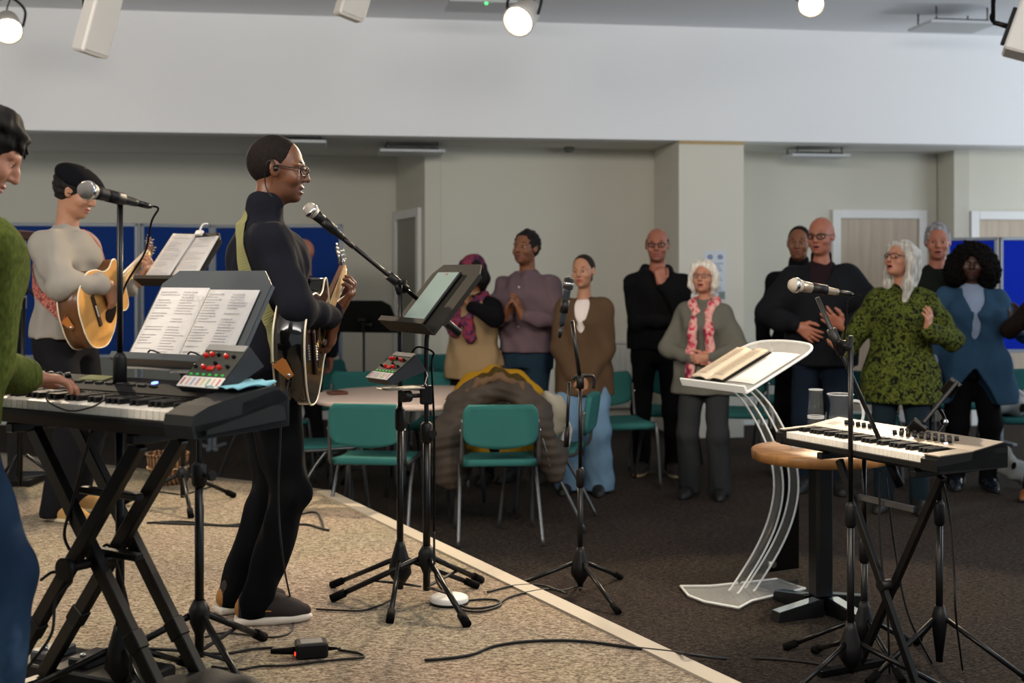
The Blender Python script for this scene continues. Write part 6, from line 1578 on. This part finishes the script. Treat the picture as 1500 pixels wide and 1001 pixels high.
# ---------------------------------------------------------------- things on the stage floor
dc = G(456, 962, STG); t = thing('power_adapter', 'black power adapter box lying on the stage carpet near the front', 'adapter', dc, .25)
MB().box((0, 0, .026), (.105, .075, .05), None, .006).build('case', M_BLK, t); MB().box((.0, 0, .0515), (.07, .05, .001)).build('label', mat('label_silver', '#7f7c78', rough=.4), t)
b = MB(); b.cyl((-.052, .01, .02), (-.13, .02, .02), .013, .008); b.build('plug', M_RUB, t); MB().box((-.054, -.02, .018), (.004, .01, .01)).build('indicator_light', glow('red_led', '#ff3020', 3), t)
MB().cyl((.052, 0, .022), (.085, 0, .02), .007, .004).build('strain_relief', M_RUB, t)
pc = G(658, 884, STG); t = thing('white_puck', 'flat white round foot switch on the stage under the tablet stand', 'foot switch', pc)
MB().lathe([(.070, 0), (.073, .006), (.073, .022), (.066, .028), (.0001, .028)], n=36).build('cover', M_WPL, t); MB().lathe([(.074, .0), (.074, .010), (.0001, .010)], n=36).build('base', M_BLK, t); t.name = 'foot_switch'
def cable(label, pts, r=.0045, m=None, name='cable'):
    pts = [V(p) for p in pts]; c = pts[0].copy(); t = thing(name, label, 'cable', c)
    MB().tube([p-c for p in pts], r, 7, sub=8).build('sheath', m or mat('cable_black', '#0b0b0c', rough=.6), t); return t
g_ = lambda px, py, dz=.006: G(px, py, STG+0)+V(0, 0, dz)
jack = gS['P'](-.01, .02, .0)
cable('black guitar lead hanging from the black guitar to the stage floor', [jack, jack+V(-.02, -.03, -.10), W(411, 640, 4.15), W(408, 740, 4.17), W(416, 830, 4.20), g_(428, 900)+V(0, 0, .02), g_(428, 925), g_(405, 936), g_(370, 934), g_(330, 930), g_(300, 936)], .0035)
cable('black cable running from the singer\'s shoe to the boom microphone stand', [g_(463, 895), g_(500, 897), g_(530, 897), g_(555, 890), g_(575, 880)], .0038)
cable('black cable with adapter lead running left across the stage front', [dc+V(-.13, .0, .02), g_(400, 952), g_(370, 954), g_(335, 960), g_(300, 962), g_(270, 972)], .0045)
cable('black lead looping from the right end of the power adapter', [dc+V(.09, .02, .02), g_(497, 955), g_(525, 960), g_(532, 966), g_(500, 969), g_(460, 973), g_(420, 978), g_(380, 979), g_(350, 984), g_(310, 980)], .0042)
cable('upper black cable on the stage behind the singer', [g_(230, 768), g_(290, 770), g_(340, 771), g_(390, 762), g_(430, 757), g_(460, 752), g_(470, 762), g_(474, 778)], .0055)
cable('lower black cable on the stage behind the singer', [g_(215, 768), g_(270, 766), g_(330, 772), g_(400, 773), g_(445, 770), g_(470, 776), g_(482, 779)], .0055)
hg = lambda px, py: G(px, py, 0)+V(0, 0, .008)
cable('long black cable snaking along the stage front towards the synthesizer', [g_(622, 970), g_(650, 968), g_(690, 962), g_(725, 949), g_(780, 942), g_(850, 942), g_(930, 952), g_(985, 958), g_(1010, 963)+V(.02, 0, 0), hg(1060, 968), hg(1120, 968), hg(1180, 973), hg(1230, 982)], .0052)
cable('black cable coiled by the white foot switch', [V(ts_base[0]+.03, ts_base[1]-.03, .52), V(ts_base[0]+.035, ts_base[1]-.035, .36), g_(648, 868), g_(668, 892), g_(700, 899), g_(732, 890), g_(728, 882), g_(700, 881), g_(672, 886), g_(690, 894), g_(724, 890), g_(745, 878), g_(775, 870), g_(805, 866), g_(830, 872)], .0045)
cable('black cable running from the music stand over the stage edge', [g_(714, 870), g_(745, 862), g_(775, 859), g_(800, 861), g_(822, 868), hg(845, 862), hg(851, 866)], .0045)
cable('thin black cable hanging under the long keyboard to the floor', [K0+ka*.5+kb*.1+V(0, 0, -.02), W(108, 730, 3.5), W(95, 790, 3.5), W(130, 830, 3.52), W(160, 800, 3.55), W(190, 900, 3.5), W(192, 960, 3.4), g_(190, 1010)], .0045)
cable('looping black cable tied to the left legs of the keyboard stand', [W(60, 850, 3.45), W(80, 838, 3.5), W(105, 850, 3.45), W(82, 880, 3.45), W(75, 930, 3.4), W(40, 980, 3.4), g_(20, 1020)], .0045)
cable('thin white earphone cable lying over the long keyboard front', [K0+ka*.62+kb*.05+V(0, 0, .09), W(70, 588, 3.36), W(100, 602, 3.33), W(130, 598, 3.31), W(150, 588, 3.32), K0+ka*.45+kb*.10+V(0, 0, .085)], .0025, mat('cable_black', '#0b0b0c'))
cable('thin black cable hanging from the right end of the synthesizer', [W(1378, 690, 4.35), W(1392, 760, 4.36), W(1398, 840, 4.36), W(1400, 900, 4.36), hg(1410, 985)], .004)
cable('black cable hanging under the middle of the synthesizer', [W(1290, 690, 4.5), W(1288, 760, 4.5), W(1292, 830, 4.5), W(1300, 900, 4.5), hg(1303, 990)], .004)
cable('black cable slanting from the synthesizer to the tablet stand foot', [W(1298, 700, 4.6), W(1310, 800, 4.6), W(1330, 900, 4.6), hg(1365, 975)], .004)
g = Vol(); bb = V((318-750)/F*3.42, 3.42, STG); g.ell(bb+V(-.02, 0, .05), (.13, .10, .11), k=.04); g.ell(bb+V(.06, 0, .04), (.10, .09, .07), k=.04); g.ell(bb+V(-.10, .02, .04), (.08, .08, .10), k=.04); g.fold(folds(.02, 5, f=50)); g.plane((0, 0, STG+.004), (0, 0, -1))
bg = g.mesh('cable_bag', h=.008, mats=[mat('black_nylon', '#111112', rough=.7, bump=.3, bscale=200)]); tag(bg, 'soft black cable bag on the stage at the bottom edge beside the keyboard stand', 'bag')
MB().tube([bb+V(-.09, -.09, .08), bb+V(0, -.11, .12), bb+V(.08, -.09, .06)], .009, 8, sub=6).build('handle', M_RUB, bg)
pbx = V(-1.30, 3.80, STG); t = thing('pedal_board', 'flat black pedal board on the stage floor under the long keyboard', 'pedal board', pbx, -.45)
MB().box((0, 0, .03), (.50, .20, .05), None, .006).build('tray', M_BLK, t)
for i in range(3):
    o = MB().box((-.16+.16*i, 0, .068), (.08, .12, .03), None, .005).build('pedal', mat('pedal_grey%d' % i, ('#4b4d50', '#37383a', '#55504a')[i], rough=.4, metal=.5), t); MB().lathe([(.010, 0), (.010, .01), (.0001, .012)], (-.16+.16*i, -.035, .083), (0, 0, 1), 12).build('switch', M_CHR, o)
# ---------------------------------------------------------------- light
w = bpy.data.worlds.new('world'); SC.world = w; w.use_nodes = True
bg_ = w.node_tree.nodes['Background']; bg_.inputs[0].default_value = (.86, .93, 1.0, 1); bg_.inputs[1].default_value = .50
def spot(name, loc, aim, e, ang, col, blend=.25, r=.10):
    l = bpy.data.lights.new(name, 'SPOT'); l.energy = e; l.spot_size = rad(ang); l.spot_blend = blend; l.color = col; l.shadow_soft_size = r
    o = bpy.data.objects.new(name, l); COL.objects.link(o); o.location = Vector([float(c) for c in loc]); o.rotation_euler = Vector([float(c) for c in V(aim)-V(loc)]).to_track_quat('-Z', 'Y').to_euler(); return o
def area(name, loc, aim, e, sx, sy, col):
    l = bpy.data.lights.new(name, 'AREA'); l.shape = 'RECTANGLE'; l.size = sx; l.size_y = sy; l.energy = e; l.color = col
    o = bpy.data.objects.new(name, l); COL.objects.link(o); o.location = loc; o.rotation_euler = (Vector(aim)-Vector(loc)).to_track_quat('-Z', 'Y').to_euler(); return o
WARM = (1.0, .80, .56)
for i, (p, a) in enumerate(LAMPS):
    spot('stage_lamp', p, a, (560, 420, 480)[i], 56, WARM, .18, .07)
spot('stage_lamp', (2.6, 8.3, 3.35), (-.9, 4.4, 1.0), 420, 50, WARM, .2, .08)  # assumed extra spot on the singer from the hall side, no fitting modelled
spot('stage_lamp', (1.2, 1.0, 3.5), (1.1, 5.6, 1.0), 420, 34, WARM, .4, .12)  # unseen spot added above the camera to brighten the lectern
spot('stage_lamp', (-3.6, 1.6, 3.4), (-1.0, 4.3, 1.2), 300, 50, (1, .86, .68), .35, .25)  # assumed spot from the front left, added as fill without a fitting
# assumed daylight from the right both before and behind the beam, plus fill added for the fascia
area('assumed_daylight', (7.6, 7.0, 2.2), (0, 10.5, 2.6), 120, 3.5, 1.8, (.80, .90, 1.0))  # area light added for the assumed daylight on the beam
area('fascia_fill', (-3.2, 2.5, 3.62), (-3.8, 10.5, 3.3), 215, 3.6, 1.2, (1, .93, .85))  # unseen fill, added to brighten the fascia from the camera side
area('fascia_fill', (1.8, 2.5, 3.62), (1.0, 10.5, 3.3), 190, 3.6, 1.2, (1, .95, .90))  # second added fill for the fascia, not a fitting of the hall
area('assumed_daylight', (7.7, 11.6, 1.7), (0, 11.4, 1.4), 60, .8, 1.6, (.85, .93, 1.0))  # another added light, assumed daylight for the rear area, no window there
# ---------------------------------------------------------------- camera
cam = bpy.data.cameras.new('camera'); co = bpy.data.objects.new('camera', cam); COL.objects.link(co)
co.location = (0, 0, CH); co.rotation_euler = (PI/2, 0, 0)
cam.sensor_width = 36; cam.lens = 36*F/1500; cam.shift_y = -(500.5-HZ)/1500
cam.clip_start = .05
cam.dof.use_dof = True; cam.dof.focus_distance = 4.5; cam.dof.aperture_fstop = 2.8
SC.camera = co
SC.view_settings.view_transform = 'Standard'; SC.view_settings.look = 'None'; SC.view_settings.gamma = 1; SC.view_settings.use_curve_mapping = False
SC.view_settings.exposure = 0.0
